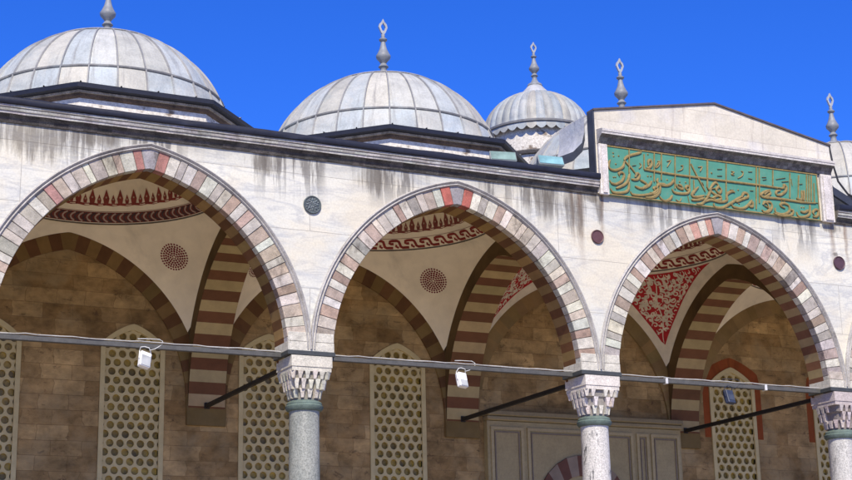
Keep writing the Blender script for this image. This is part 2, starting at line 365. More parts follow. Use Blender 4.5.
# round plaques over the columns
def plaque(name, x, z, r, col, carved, label):
    mb = MB(); y = 0
    prof = [(r, -.001), (r, -.03), (r * .94, -.04), (r * .84, -.034), (r * .8, -.026), (0.001, -.03)]
    mb.grid([[(x + p * math.cos(2 * math.pi * k / 40), q, z + p * math.sin(2 * math.pi * k / 40)) for p, q in prof] for k in range(40)], closed_u=True, tint=col)
    if carved:
        for k in range(8):
            a = 2 * math.pi * k / 8; b = a + math.pi / 8
            for rr, ang, sz, cc in ((.55, a, .2, (.15, .18, .19)), (.28, b, .15, (.22, .25, .26)), (.70, b, .10, (.26, .28, .29))):
                cx, cz = x + r * rr * math.cos(ang), z + r * rr * math.sin(ang); w = r * sz
                d = [(cx + w * math.cos(ang + q) * (1.3 if i % 2 == 0 else .7), cz + w * math.sin(ang + q) * (1.3 if i % 2 == 0 else .7)) for i, q in enumerate([0, math.pi / 2, math.pi, 3 * math.pi / 2])]
                for i in range(4):
                    p1, p2 = d[i], d[(i + 1) % 4]; mb.face([(p1[0], -.027, p1[1]), (p2[0], -.027, p2[1]), (cx, -.05, cz)], cc)
    return tag(mb.build(name, M['stone'] if carved else M['leaddark'], smooth=35), label, 'plaque', 'round plaques set in the spandrels')
plaque('round_plaque', .035, 9.795, .17, (.085, .105, .11), True, 'carved dark grey green round plaque between the two leftmost arches')
plaque('round_plaque', 6.08, 9.785, .14, (.115, .055, .055), False, 'plain maroon round disc left of the inscription, below its lower left corner')
plaque('round_plaque', 12.1, 9.79, .15, (.085, .045, .055), False, 'plain dark purple round disc at the right edge below the inscription')

# ------------------------------------------------------------------ rear wall with windows
rw = thing('rear_wall', 'shaded tan ashlar back wall of the portico with pierced lattice windows', 'wall', (0, 0, 0))
WX = [-4.55, -1.58, 1.40, 4.43, 13.49, 16.64]; WW = 1.36; WZ0, WZS, WZA = 3.4, 8.18, 8.66
def wtop(dx, w=WW, zs=WZS, za=WZA):
    u = min(1, abs(dx) / (w / 2)); return zs + (za - zs) * (1 - u ** 1.25) ** .72 if u < 1 else zs
mb = MB()
xs = set([X0, X1] + [X0 + i * .5 for i in range(61)])
for wx in WX: xs |= {round(wx - WW / 2 + WW * i / 20, 5) for i in range(21)}
xs = sorted(xs)
for a, b in zip(xs[:-1], xs[1:]):
    m_ = (a + b) / 2; w_ = [wx for wx in WX if abs(m_ - wx) < WW / 2]
    if w_:
        wx = w_[0]; za, zb = wtop(a - wx), wtop(b - wx)
        mb.face([(a, YW, 0), (b, YW, 0), (b, YW, WZ0), (a, YW, WZ0)]); mb.face([(a, YW, za), (b, YW, zb), (b, YW, 11), (a, YW, 11)])
        mb.face([(a, YW, za), (b, YW, zb), (b, YW + .3, zb), (a, YW + .3, za)])
    else: mb.face([(a, YW, 0), (b, YW, 0), (b, YW, 11), (a, YW, 11)])
for wx in WX:
    for sx in (-1, 1): x = wx + sx * WW / 2; mb.face([(x, YW, WZ0), (x, YW + .3, WZ0), (x, YW + .3, WZS), (x, YW, WZS)])
    mb.face([(wx - WW / 2, YW, WZ0), (wx + WW / 2, YW, WZ0), (wx + WW / 2, YW + .3, WZ0), (wx - WW / 2, YW + .3, WZ0)])
mb.box(X0, X1, YW + .301, YW + .8, 0, 11)
mb.build('masonry', M['ashlar'], rw, fix=False)
for c in bays:
    mp = lambda x, y, z, c=c: (c + x, y, z); mb = MB(); N = 37
    plain = c in (9, 15)
    cols = [(.21, .135, .05), (.14, .07, .03)] if not plain else [(.28, .19, .08), (.27, .18, .075)]
    tl = [jitc(cols[k % 2], .15) for k in range(N)]
    ring(mb, mp, N, 5.89, YW + .02, 0, .35, lambda k: tl[k])
    for sx in (-1, 1):
        xa, xb = sorted((c + sx * 2.57, c + sx * 2.595)); mb.box(xa, xb, 5.89, YW + .02, 6.62, 7.0, cols[0])
    mb.build('wall_arch', M['paint'], rw)
def window(wx, border, label):
    win = thing('window', None, None); del win['label']; del win['category']; win.parent = rw; win.location = (wx, 0, 0); win['label'] = label
    fwid = .10
    # frame
    mb = MB(); us = [-1 + 2 * i / 24 for i in range(25)]
    def outline(w, zs, za, zb): return [(-w / 2, zb)] + [(u * w / 2, wtop(u * w / 2, w, zs, za)) for u in us] + [(w / 2, zb)]
    # frame stands 3 cm proud of the masonry
    oo = outline(WW - .006, WZS, WZA - .003, WZ0 + .003); ii = outline(WW - 2 * fwid, WZS - .03, WZA - .13, WZ0 + fwid)
    for k in range(len(oo) - 1):
        p = [(oo[k][0], oo[k][1]), (oo[k + 1][0], oo[k + 1][1]), (ii[k + 1][0], ii[k + 1][1]), (ii[k][0], ii[k][1])]
        mb.hexa([(x, YW - .03, z) for x, z in p] + [(x, YW + .12, z) for x, z in p], (.60, .49, .245))
    mb.box(-WW / 2 + .003, WW / 2 - .003, YW - .03, YW + .12, WZ0 + .003, WZ0 + fwid, (.60, .49, .245))
    mb.build('frame', M['stucco'], win)
    # pierced lattice of round holes in a hexagonal net
    w = WW - 2 * fwid; hw = w / 2; zt = lambda x: wtop(x, w, WZS - .03, WZA - .13)
    mb = MB(); P_ = .213; r = .079; row = P_ * .866; hexr = P_ / math.sqrt(3); nrow = int((WZA - WZ0) / row) + 1
    cl = lambda x, z: (max(-hw, min(hw, x)), max(WZ0 + fwid, min(zt(max(-hw, min(hw, x))), z)))
    nseg = 18
    for i in range(nrow):
        cz = WZ0 + fwid + .09 + i * row
        for j in range(-3, 4):
            cx = j * P_ + (P_ / 2 if i % 2 else 0)
            if abs(cx) > hw + P_ * .5 or cz > zt(max(-hw, min(hw, cx))) + .1: continue
            O, I = [], []
            for k in range(nseg):
                a = 2 * math.pi * k / nseg + math.pi / 6; q = (a + math.pi / 6) % (math.pi / 3) - math.pi / 6; d = P_ / 2 / math.cos(q)
                O.append(cl(cx + d * math.cos(a + math.pi / 3 * 0), cz + d * math.sin(a))); 
                I.append(cl(cx + r * math.cos(a), cz + r * math.sin(a)))
            for k in range(nseg):
                k2 = (k + 1) % nseg; tt = (.60, .49, .245)
                mb.face([(*_i, ) for _i in [(O[k][0], YW + .02, O[k][1]), (O[k2][0], YW + .02, O[k2][1]), (I[k2][0], YW + .02, I[k2][1]), (I[k][0], YW + .02, I[k][1])]], tt)
                mb.face([(I[k][0], YW + .02, I[k][1]), (I[k2][0], YW + .02, I[k2][1]), (I[k2][0], YW + .075, I[k2][1]), (I[k][0], YW + .075, I[k][1])], tt)
    mb.build('lattice', M['stucco'], win, fix=False)
    mb = MB(); mb.box(-hw, hw, YW + .08, YW + .10, WZ0 + fwid, WZA); mb.build('glass', M['amber'], win)
    if border:
        mb = MB(); o1 = [(x * 1.29, z + (.24 if abs(x) < WW / 2 - .001 else .0)) for x, z in outline(WW, WZS, WZA, 6.9)]; o0 = outline(WW + .01, WZS, WZA, 6.9)
        o1 = [(math.copysign(min(abs(x), WW / 2 + .19), x), z) for x, z in o1]
        for k in range(len(o0) - 1): mb.face([(o0[k][0], YW - .004, o0[k][1]), (o0[k + 1][0], YW - .004, o0[k + 1][1]), (o1[k + 1][0], YW - .004, o1[k + 1][1]), (o1[k][0], YW - .004, o1[k][1])], jitc((.27, .07, .018)))
        mb.build('painted_border', M['paint'], win, fix=False)
for wx, lab in zip(WX, ['lattice window cut by the left edge of the photo', 'lattice window behind the leftmost floodlight', 'lattice window seen past the grey green column', 'lattice window seen in full through the middle arch',
                        'lattice window with orange border behind the dark floodlight', 'lattice window with orange border half hidden by the right column']):
    window(wx, wx > 10, lab)

# corbelled strips under the cross arches
for k in range(-2, 4):
    mb = MB(); mb.box(k * B - .42, k * B + .42, 5.872, YW - .001, 6.6, 7.0, (.19, .13, .05)); mb.build('corbel', M['paint'], rw)

# ------------------------------------------------------------------ cross arches
ET = .575
def cross_arch(k, label):
    root = thing('cross_arch', label, 'arch', (k * B, YD, 0), 0, 'striped cross arches spanning the portico')
    mp = lambda x, y, z: (y, x, z); N = 35
    mb = MB(); st = [(.42, .32, .155), (.165, .075, .036)]; tl = [jitc(st[i % 2], .12) for i in range(N)]
    ring(mb, mp, N, -.4, .4, 0, .35, lambda i: tl[i], e=ET)
    for sx in (-1, 1):
        x = sx * (AR - ET); xa, xb = sorted((x, x + sx * .07)); mb.box(-.4, .4, xa, xb, 6.96, 7.0, st[1])
    mb.build('striped_soffit', M['paint'], root)
    # plain drab faces of the arch
    mb = MB()
    for y in (-.403, .403):
        rows = [[(y, *arch(i / 60, o, ET)) for o in (.004, .352)] for i in range(61)]; mb.grid([[(p[0], p[1], p[2]) for p in r] for r in rows])
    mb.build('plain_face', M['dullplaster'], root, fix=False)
    mb = MB(); xs = [-2.61 + 5.22 * i / 40 for i in range(41)]
    for a, b in zip(xs[:-1], xs[1:]):
        mb.hexa([(-.36, a, arch_z(a, .345, ET)), (.36, a, arch_z(a, .345, ET)), (.36, b, arch_z(b, .345, ET)), (-.36, b, arch_z(b, .345, ET)), (-.36, a, 10.95), (.36, a, 10.95), (.36, b, 10.95), (-.36, b, 10.95)])
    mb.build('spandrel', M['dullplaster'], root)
for k, lab in ((-2, 'striped cross arch at the far left end of the portico'), (-1, 'striped cross arch just beyond the left edge of the photo'), (0, 'brown and cream striped cross arch behind the grey green column'),
               (1, 'red and cream striped cross arch left of the marble portal'), (2, 'red and cream striped cross arch right of the marble portal'), (3, 'striped cross arch at the far right end of the portico')):
    cross_arch(k, lab)

# ------------------------------------------------------------------ vaults
RR, ZR, HX, HY = 2.33, 10.6, 2.6, 2.63
def low_pt(th):
    c, s_ = math.cos(th), math.sin(th)
    k = min(HX / abs(c) if abs(c) > 1e-9 else 1e9, HY / abs(s_) if abs(s_) > 1e-9 else 1e9)
    x, y = k * c, k * s_
    if abs(abs(x) - HX) < 1e-6: z = arch_z(y, .35, ET)
    else: z = arch_z(x, .35)
    return x, y, z, k
def sail(x, y):
    gx, gy = arch_z(min(1, abs(x) / HX) * HX, .35), arch_z(min(1, abs(y) / HY) * HX, .35); return gx + gy - arch_z(HX, .35)
def pend_z(th, t):
    x, y, z, k = low_pt(th); r = k + (RR - k) * t; c, s_ = math.cos(th), math.sin(th)
    return r, sail(r * c, r * s_) + (ZR - sail(RR * c, RR * s_)) * t ** 1.5
def pend(th, t, off=0.0):
    """point on the pendentive: t=0 on the arches, t=1 on the ring"""
    def S(th, t): r, z = pend_z(th, t); return Vector((r * math.cos(th), r * math.sin(th), z))
    p = S(th, t)
    if off:
        a = S(th + .01, t) - S(th - .01, t); b = S(th, min(1, t + .01)) - S(th, max(0, t - .01)); n = a.cross(b)
        if n.length > 1e-9:
            n.normalize(); v = Vector((-p.x, -p.y, 8.5 - p.z))
            if n.dot(v) < 0: n = -n
            p = p + n * off
    return p
DR = 1.75
DPROF = [(2.33, 10.612), (2.15, 10.85), (2.03, 10.88), (2.0, 10.93), (1.96, 11.2), (1.82, 11.55), (1.55, 11.92), (1.15, 12.22), (.6, 12.42), (0.0, 12.48)]
DLEN = [0]
for _a, _b in zip(DPROF[:-1], DPROF[1:]): DLEN.append(DLEN[-1] + math.hypot(_b[0] - _a[0], _b[1] - _a[1]))
def dome_pt(th, q, off=0):
    """inside of the dome: q metres up from the ring"""
    q = max(0, min(DLEN[-1] - 1e-6, q)); i = max(j for j in range(len(DLEN) - 1) if DLEN[j] <= q); k = (q - DLEN[i]) / (DLEN[i + 1] - DLEN[i])
    (r0, z0), (r1, z1) = DPROF[i], DPROF[i + 1]; dr, dz = r1 - r0, z1 - z0; L = math.hypot(dr, dz)
    r = r0 + dr * k - off * dz / L; z = z0 + dz * k + off * dr / L
    return Vector((r * math.cos(th), r * math.sin(th), z))
def lens(th):
    x, y, z, k = low_pt(th); return math.hypot(k - RR, ZR - z)
def pend_uv(th0, t0):
    """local chart round a point of the pendentive: metres sideways, metres upwards"""
    c = pend(th0, t0); e1 = Vector((-math.sin(th0), math.cos(th0), 0)); e2 = (pend(th0, t0 + .02) - pend(th0, t0 - .02)).normalized()
    def f(p, q, off):
        g = c + e1 * p + e2 * q; th = math.atan2(g.y, g.x); lo, hi = 0.0, 1.0
        for _ in range(18):
            m_ = (lo + hi) / 2
            if pend_z(th, m_)[1] < g.z: lo = m_
            else: hi = m_
        return pend(th, lo, off)
    return f
DARKRED = (.20, .035, .03)
def ribbon(mb, chart, pts, w, off, tint, taper=True, n=3):
    """flat painted stroke on a chart"""
    pts = [Vector((p[0], p[1])) for p in pts]; L, Rr = [], []
    for i, p in enumerate(pts):
        d = (pts[min(i + 1, len(pts) - 1)] - pts[max(i - 1, 0)])
        if d.length < 1e-9: d = Vector((1, 0))
        d.normalize(); nrm = Vector((-d.y, d.x)); s_ = i / (len(pts) - 1)
        ww = (w[i] if isinstance(w, list) else w * ((.35 + .65 * math.sin(math.pi * min(1, s_ * 1.0 + .0)) ** .6) if taper else 1)) / 2
        L.append(chart(p.x + nrm.x * ww, p.y + nrm.y * ww, off)); Rr.append(chart(p.x - nrm.x * ww, p.y - nrm.y * ww, off))
    for i in range(len(pts) - 1): mb.face([L[i], L[i + 1], Rr[i + 1], Rr[i]], tint)
def disc(mb, chart, cx, cy, r, off, tint, n=8, sx=1):
    mb.face([chart(cx + r * sx * math.cos(2 * math.pi * k / n), cy + r * math.sin(2 * math.pi * k / n), off) for k in range(n)], tint)

def vault(c, style, label):
    root = thing('vault', label, 'vault', (c, YD, 0), 0, 'plastered vaults over the portico bays')
    nT = 240
    mb = MB(); mb.grid([[pend(2 * math.pi * (i + .5) / nT, j / 16) for j in range(17)] for i in range(nT)], closed_u=True)
    mb.build('pendentive', M['cream'] if style != 'portal' else M['paint'], root, smooth=60)
    if style == 'portal':
        for p in root.children[0].data.attributes['tint'].data: p.color = (.74, .66, .50, 1)
    mb = MB(); mb.grid([[dome_pt(2 * math.pi * i / 96, q) for q in DLEN] for i in range(96)], closed_u=True); mb.build('dome_lining', M['cream'], root, smooth=60)
    # painted ornament on the dome ring
    def dch(p, q, off): return dome_pt(p, q, off)
    def dome_chart(p, q, off): return dome_pt(p / RR, q, off)
    circ = 2 * math.pi * RR
    mb = MB()
    for q0, q1, cc in ((.004, .02, (.05, .04, .045)), (.275, .285, (.28, .12, .09))):
        for i in range(160): mb.face([dome_chart(circ * (i + a) / 160, q, .004) for a, q in ((0, q0), (1, q0), (1, q1), (0, q1))], cc)
    if style == 'chevron':
        for i in range(160): mb.face([dome_chart(circ * (i + a) / 160, q, .003) for a, q in ((0, .035), (1, .035), (1, .265), (0, .265))], (.17, .045, .035))
        n = 84
        for i in range(n):
            u = circ * i / n; s_ = circ / n
            for sg, cc in ((0, (.40, .30, .24)), (.5, (.07, .05, .05))):
                for m_ in (-1, 1): ribbon(mb, dome_chart, [(u + s_ * sg, .15 + m_ * .095), (u + s_ * (sg + .38), .15 + m_ * .05), (u + s_ * (sg + .55), .15)], .034, .009, cc, False)
        rows = 64
    else:
        n = 40
        for i in range(n):                       # running wave of interlocked hooks
            u = circ * i / n; s_ = circ / n
            f = lambda a, b: (u + s_ * a, .148 + b)
            pts = [f(-.10, -.085), f(.30, -.085), f(.42, -.055), f(.46, .0), f(.52, .06), f(.64, .085), f(.95, .085), f(1.10, .07), f(1.12, .03), f(1.02, .01), f(.86, .01)]
            ribbon(mb, dome_chart, pts, .062, .004, (.26, .045, .035), False)
            pts = [f(.55, -.085), f(.72, -.05), f(.68, -.01)]; ribbon(mb, dome_chart, pts, .05, .004, (.26, .045, .035), False)
        rows = 64
    n = 44
    for i in range(n):                           # crown of palmettes above the ring
        u = circ * i / n; s_ = circ / n; q0 = .50
        red = (.27, .06, .045) if style == 'chevron' else (.24, .075, .06)
        ribbon(mb, dome_chart, [(u, q0), (u + s_ * .5, q0 - .02), (u + s_, q0)], .05, .004, red, False)
        for a, b, w, h in ((0, .06, .15, .30), (.5, .06, .10, .19)):
            x = u + s_ * a; mb.face([dome_chart(x + dx * w, q0 + b - .05 + dz * h, .012) for dx, dz in ((-.35, 0), (-.5, .35), (-.28, .62), (0, 1), (.28, .62), (.5, .35), (.35, 0))], red)
            disc(mb, dome_chart, x, q0 + b + .35 * h - .03, .022, .018, (.50, .36, .26), 6)
    mb.build('painted_ring', M['orn'], root, fix=False)
    for qd in range(4):
        th0 = math.pi / 4 + qd * math.pi / 2
        if style == 'portal':
            # red field inside a white border, filled with white scrolls
            mb = MB(); nn = 60; ths = [th0 + (i / nn - .5) * math.pi / 2 for i in range(nn + 1)]; lim = []
            for th in ths:
                L = lens(th); x, y, z, k = low_pt(th)
                dd = abs(th - th0) ; t_in = .24 / L + .05 * (1 - min(1, dd / .12)); lim.append((t_in, 1 - .10 / L, L))
            for i in range(nn):
                (a0, a1, L0), (b0, b1, L1) = lim[i], lim[i + 1]
                if a1 - a0 < .02 or b1 - b0 < .02: continue
                for j in range(12):
                    q = lambda lo, hi, v: lo + (hi - lo) * v / 12
                    mb.face([pend(ths[i], q(a0, a1, j), .004), pend(ths[i + 1], q(b0, b1, j), .004), pend(ths[i + 1], q(b0, b1, j + 1), .004), pend(ths[i], q(a0, a1, j + 1), .004)], (.44, .028, .03))
            mb.build('red_field', M['orn'], root, fix=False)
            ch = pend_uv(th0, .5); Lm = lens(th0); rnd = random.Random(5 + qd)
            def inside(p, q):
                g = ch(p, q, 0); th = math.atan2(g.y, g.x); dd = (th - th0 + math.pi) % (2 * math.pi) - math.pi
                if abs(dd) > .74: return False
                k = low_pt(th)[3]; t = (k - math.hypot(g.x, g.y)) / (k - RR); L = lens(th); lo = .24 / L + .05 * (1 - min(1, abs(dd) / .12))
                return lo + .04 / L < t < 1 - .14 / L
            mb = MB(); W = (.70, .62, .47)
            def stroke(pts, w):
                run = []
                for p in pts + [None]:
                    if p is not None and inside(*p): run.append(p)
                    else:
                        if len(run) > 2: ribbon(mb, ch, run, w, .008, W, True)
                        run = []
            for sx in (-1, 1):
                q = -Lm * .5; 
                for row in range(17):
                    q = -1.25 + row * .155
                    for colm in range(10):
                        p = sx * (.08 + colm * .19 + (.095 if row % 2 else 0)); 
                        if not inside(p, q): continue
                        d = 1 if (row + colm) % 2 else -1; R0 = .088 + rnd.uniform(-.01, .012); a0 = rnd.uniform(0, 6.28)
                        stroke([(p + R0 * (1 - s_ * .8) * math.cos(a0 + d * s_ * 6.6), q + R0 * (1 - s_ * .8) * math.sin(a0 + d * s_ * 6.6)) for s_ in [i / 16 for i in range(17)]], .034)
                        for m_ in range(2):      # side leaves
                            a = a0 + d * (1.2 + m_ * 2.3) ; bx, by = p + R0 * 1.0 * math.cos(a), q + R0 * 1.0 * math.sin(a)
                            stroke([(bx + s_ * .13 * math.cos(a + d * (.9 - s_ * .9)), by + s_ * .13 * math.sin(a + d * (.9 - s_ * .9))) for s_ in [i / 5 for i in range(6)]], .06)
            stroke([(.03 * math.sin(s_ * 14), -1.1 + 2.2 * s_) for s_ in [i / 40 for i in range(41)]], .03)
            mb.build('white_scrolls', M['orn'], root, fix=False)
        else:
            # dotted rosette
            ch = pend_uv(th0, .56 if style != 'chevron' else .56); mb = MB()
            for rr, n_, sz in ((.29, 30, .023), (.235, 26, .025), (.185, 20, .026), (.135, 15, .026), (.085, 10, .024), (.04, 5, .02)):
                for i in range(n_):
                    a = 2 * math.pi * (i + .5 * (n_ % 2)) / n_; disc(mb, ch, rr * math.cos(a), rr * math.sin(a), sz, .004, (.19, .025, .035), 6)
            mb.build('painted_rosette', M['orn'], root, fix=False)
for c, st, lab in ((-9, 'chevron', 'cream vault over the bay beyond the left edge of the photo'), (-3, 'chevron', 'cream vault with chevron band and dotted rosettes over the left bay'), (3, 'wave', 'cream vault with red running wave band over the middle bay'),
                   (9, 'portal', 'vault with red and white arabesque corners in front of the portal'), (15, 'wave', 'cream vault over the bay right of the portal')):
    vault(c, st, lab)

# ------------------------------------------------------------------ columns
GY = YC
def column(x, mat, cap, label, stage):
    root = thing('column', label, 'column', (x, GY, .45), 0, 'columns carrying the arcade')
    zz = -.45
    mb = MB(); mb.lathe([(.0, .36), (.31, .36), (.30, .42), (.287, .5), (.283, 3.2), (.268, 5.53), (.275, 5.62), (.0, 5.62)], n=40); mb.build('shaft', M[mat], root, smooth=40)
    mb = MB(); mb.box(-.5, .5, -.5, .5, 0, .16, (.55, .53, .5)); mb.lathe([(.0, .16), (.48, .16), (.5, .21), (.48, .26), (.42, .28), (.43, .33), (.39, .36), (0, .36)], n=32, tint=(.5, .48, .45)); mb.build('base', M['stone'], root, smooth=35)
    mb = MB(); mb.lathe([(.26, 5.60), (.305, 5.61), (.335, 5.65), (.34, 5.69), (.315, 5.715), (.318, 5.735), (.30, 5.765), (.25, 5.79)], n=40, tint=(.115, .155, .13)); mb.build('collar', M['bronze'], root, smooth=35)
    # stalactite capital: tiers of little pendant prisms round a tapering core
    mb = MB(); zc = 5.79
    def sq(hw, p, n=48):
        out = []
        for k in range(n):
            a = 2 * math.pi * k / n; c_, s_ = math.cos(a), math.sin(a); d = (abs(c_) ** p + abs(s_) ** p) ** (-1 / p); out.append((hw * d * c_, hw * d * s_))
        return out
    prof = [(.235, 2.2, zc), (.24, 2.5, zc + .14), (.265, 3.5, zc + .18), (.28, 5, zc + .32), (.31, 8, zc + .36), (.33, 14, zc + .50)]
    mb.grid([[(x_, y_, z_) for x_, y_ in sq(h_, p_)] for h_, p_, z_ in prof], closed_v=True, tint=tuple(q * .45 for q in cap))  # core darker than the prisms: shade of the gaps put into its colour
    rnd = random.Random(int(x) + 3)
    for hw, p, z0, h, n, dep in ((.295, 2.5, zc + .0, .19, 14, .09), (.335, 4.5, zc + .15, .20, 18, .09), (.365, 12, zc + .325, .17, 20, .08)):
        per = sq(hw, p, 240); 
        ln = [0]
        for i in range(240): ln.append(ln[-1] + math.hypot(per[(i + 1) % 240][0] - per[i][0], per[(i + 1) % 240][1] - per[i][1]))
        for i in range(n):
            if rnd.random() < stage: continue
            tgt = ln[-1] * (i + .5) / n; j = next(q for q in range(240) if ln[q + 1] >= tgt)
            px, py = per[j]; qx, qy = per[(j + 1) % 240]; tx, ty = qx - px, qy - py; L_ = math.hypot(tx, ty); tx /= L_; ty /= L_; nx, ny = ty, -tx
            w = ln[-1] / n * .25; hh = h * rnd.uniform(.93, 1.05); cc = jitc(cap, .12)
            g = lambda u, d, z_: (px + tx * u - nx * d, py + ty * u - ny * d, z_)
            # upper block spreads, lower tip is narrow
            mb.hexa([g(-w * .7, 0.012, z0 + .03), g(w * .7, .012, z0 + .03), g(w * .7, dep, z0 + .03), g(-w * .7, dep, z0 + .03), g(-w, 0, z0 + hh * .6), g(w, 0, z0 + hh * .6), g(w, dep, z0 + hh * .6), g(-w, dep, z0 + hh * .6)], cc)
            w2 = w * 1.5; mb.hexa([g(-w, -.002, z0 + hh * .6), g(w, -.002, z0 + hh * .6), g(w, dep, z0 + hh * .6), g(-w, dep, z0 + hh * .6), g(-w2, -.012, z0 + hh), g(w2, -.012, z0 + hh), g(w2, dep, z0 + hh), g(-w2, dep, z0 + hh)], cc)
    for h_, z0, z1 in ((.372, zc + .485, zc + .56), (.385, zc + .561, zc + .755)):
        mb.box(-h_, h_, -h_, h_, z0, z1, cap)
    mb.build('capital', M['stone'], root, smooth=20)
    mb = MB(); mb.box(-.452, .452, -.37, .37, 6.555, 6.635, (.055, .06, .06)); mb.build('iron_band', M['iron'], root, bevel=.008)
    mb = MB(); h_ = .44; cs = [(.57, .54, .45), (.47, .41, .34)]
    mb.box(-h_, h_, -.345, .33, 6.636, 6.80, cs[0]); mb.box(-h_ + .004, h_ - .004, -.341, .33, 6.806, 6.97, cs[0] if stage < .05 else cs[1]); mb.box(-h_ + .01, h_ - .01, -.335, .32, 6.8, 6.81, (.2, .17, .14))
    mb.build('impost_block', M['voussoir'], root, bevel=.01)
    return root
column(0, 'shaft_grey', (.57, .535, .44), 'column with smooth grey green shaft under the left capital', .0)
column(6, 'shaft_white', (.64, .59, .52), 'white granite column with black streaks below the middle capital', .04)
column(12, 'shaft_pale', (.46, .40, .37), 'pale column with chipped stained capital at the right edge', .12)
for x, lab in ((-6, 'column just beyond the left edge of the photo'), (-12, 'column at the far left end of the arcade'), (18, 'column at the far right end of the arcade')): column(x, 'shaft_grey', (.57, .535, .44), lab, .02)

# ------------------------------------------------------------------ iron ties
ZRD = 7.05
tlab = {-2: 'grey iron tie bar of the bay beyond the left edge', -1: 'grey iron tie bar across the left arch', 0: 'grey iron tie bar across the middle arch', 1: 'grey iron tie bar across the right arch under the inscription', 2: 'grey iron tie bar of the bay beyond the right edge'}
for k in range(-2, 3):
    x0, x1 = k * B + .453, (k + 1) * B - .453
    mb = MB(); n = 12; sag = {-1: -.0, 0: .0, 1: .0}.get(k, 0)
    mb.grid([[(x0 + (x1 - x0) * i / n, YC + .02 + y, ZRD + z + sag * math.sin(math.pi * i / n)) for y, z in ((-.045, -.045), (.045, -.045), (.045, .045), (-.045, .045))] for i in range(n + 1)], closed_v=True, tint=(.088, .086, .078))
    t = thing('tie_bar', tlab[k], 'tie bar', (0, 0, 0), 0, 'grey iron tie bars across the arches')
    mb.build('bar', M['iron'], t, bevel=.008)
    m2 = MB(); rnd = random.Random(k + 9); pp = [(x0 + (x1 - x0) * i / 26, YC - .03 + rnd.uniform(-.008, .008), ZRD + .058 + (rnd.uniform(-.004, .014) if i % 4 else 0)) for i in range(27)]
    m2.tube(pp, .011, 6, (.42, .41, .38)); m2.build('cable', M['iron'], t, smooth=60)
    if k == 1:
        for xx in (7.72, 10.15):
            m2 = MB(); m2.box(xx - .03, xx + .03, YC - .038, YC + .078, ZRD - .06, ZRD + .062, (.6, .6, .58)); m2.build('white_clip', M['iron'], t, bevel=.006)
xlab = {-2: 'black tie rod at the far left end', -1: 'black tie rod just beyond the left edge', 0: 'black tie rod slanting back from the grey green column', 1: 'black tie rod slanting back from the middle column', 2: 'black tie rod slanting back from the right column', 3: 'black tie rod at the far right end'}
for k in range(-2, 4):
    mb = MB(); mb.box(k * B - .04, k * B + .04, .69, 5.868, 6.97, 7.055, (.022, .019, .016)); mb.box(k * B - .06, k * B + .06, 5.845, 5.869, 6.945, 7.08, (.03, .024, .02))
    tag(mb.build('tie_rod', M['iron'], bevel=.01), xlab[k], 'tie rod', 'black tie rods running to the rear wall')

# ------------------------------------------------------------------ floodlights
def flood(x, z, tilt, yaw, kind, label):
    root = thing('floodlight', label, 'floodlight', (x, YC - .04, z), yaw, 'floodlights hung on the tie bars'); root.rotation_euler = (0, 0, yaw)
    rot = Matrix.Rotation(tilt, 4, 'Y') @ Matrix.Rotation(R_(-18), 4, 'X')
    def tr(m): m.v = [tuple(rot @ Vector(p)) for p in m.v]; return m
    w, h, d = .10, .145, .045; mt = M['white'] if kind != 'dark' else M['leaddark']; cc = (1, 1, 1) if kind != 'dark' else (.035, .045, .075)
    mb = MB(); mb.box(-w, w, -d, d, -h, h, cc); mb.hexa([(-w, d, -h), (w, d, -h), (w, d, h), (-w, d, h), (-w * .6, d + .06, -h * .6), (w * .6, d + .06, -h * .6), (w * .6, d + .06, h * .6), (-w * .6, d + .06, h * .6)], cc)
    tr(mb).build('housing', mt, root, bevel=.012)
    mb = MB(); z0, z1 = (-h * .92, h * .45) if kind == 'a' else (-h * .92, -h * .1) if kind == 'b' else (-h * .6, h * .3)
    mb.box(-w * .82, w * .82, -d - .006, -d + .004, z0, z1, (1, 1, 1) if kind != 'dark' else (.05, .06, .085)); tr(mb).build('glass', M['greyglass'] if kind != 'dark' else M['leaddark'], root)
    mb = MB(); mb.tube([rot @ Vector((-w - .012, 0, 0)), rot @ Vector((-w - .014, 0, h)), Vector((-w * .8, .0, h + .07)), Vector((0, .02, h + .09)), Vector((w * .8, .0, h + .07)), rot @ Vector((w + .014, 0, h)), rot @ Vector((w + .012, 0, 0))], .008, 6, cc if kind == 'dark' else (.9, .9, .88)); mb.build('bracket', mt, root)
    mb = MB(); mb.tube([Vector((w * .9, 0, h + .03)), Vector((w + .08, -.02, h + .06)), Vector((w + .2, -.03, h + .14)), Vector((w + .23, -.0, h + .21)), Vector((w + .18, .03, h + .245)), Vector((w * .4, .05, h + .235)), Vector((-w, .08, h + .225))], .0075, 6, (.6, .6, .56) if kind != 'dark' else (.05, .05, .06)); mb.build('cable', M['iron'], root)
flood(-2.93, 6.80, R_(14), R_(10), 'a', 'small white floodlight tilted sideways under the left tie bar')
flood(3.14, 6.80, R_(4), R_(14), 'b', 'small upright white floodlight under the middle tie bar')
flood(9.21, 6.80, R_(3), R_(10), 'dark', 'small dark blue floodlight under the right tie bar')

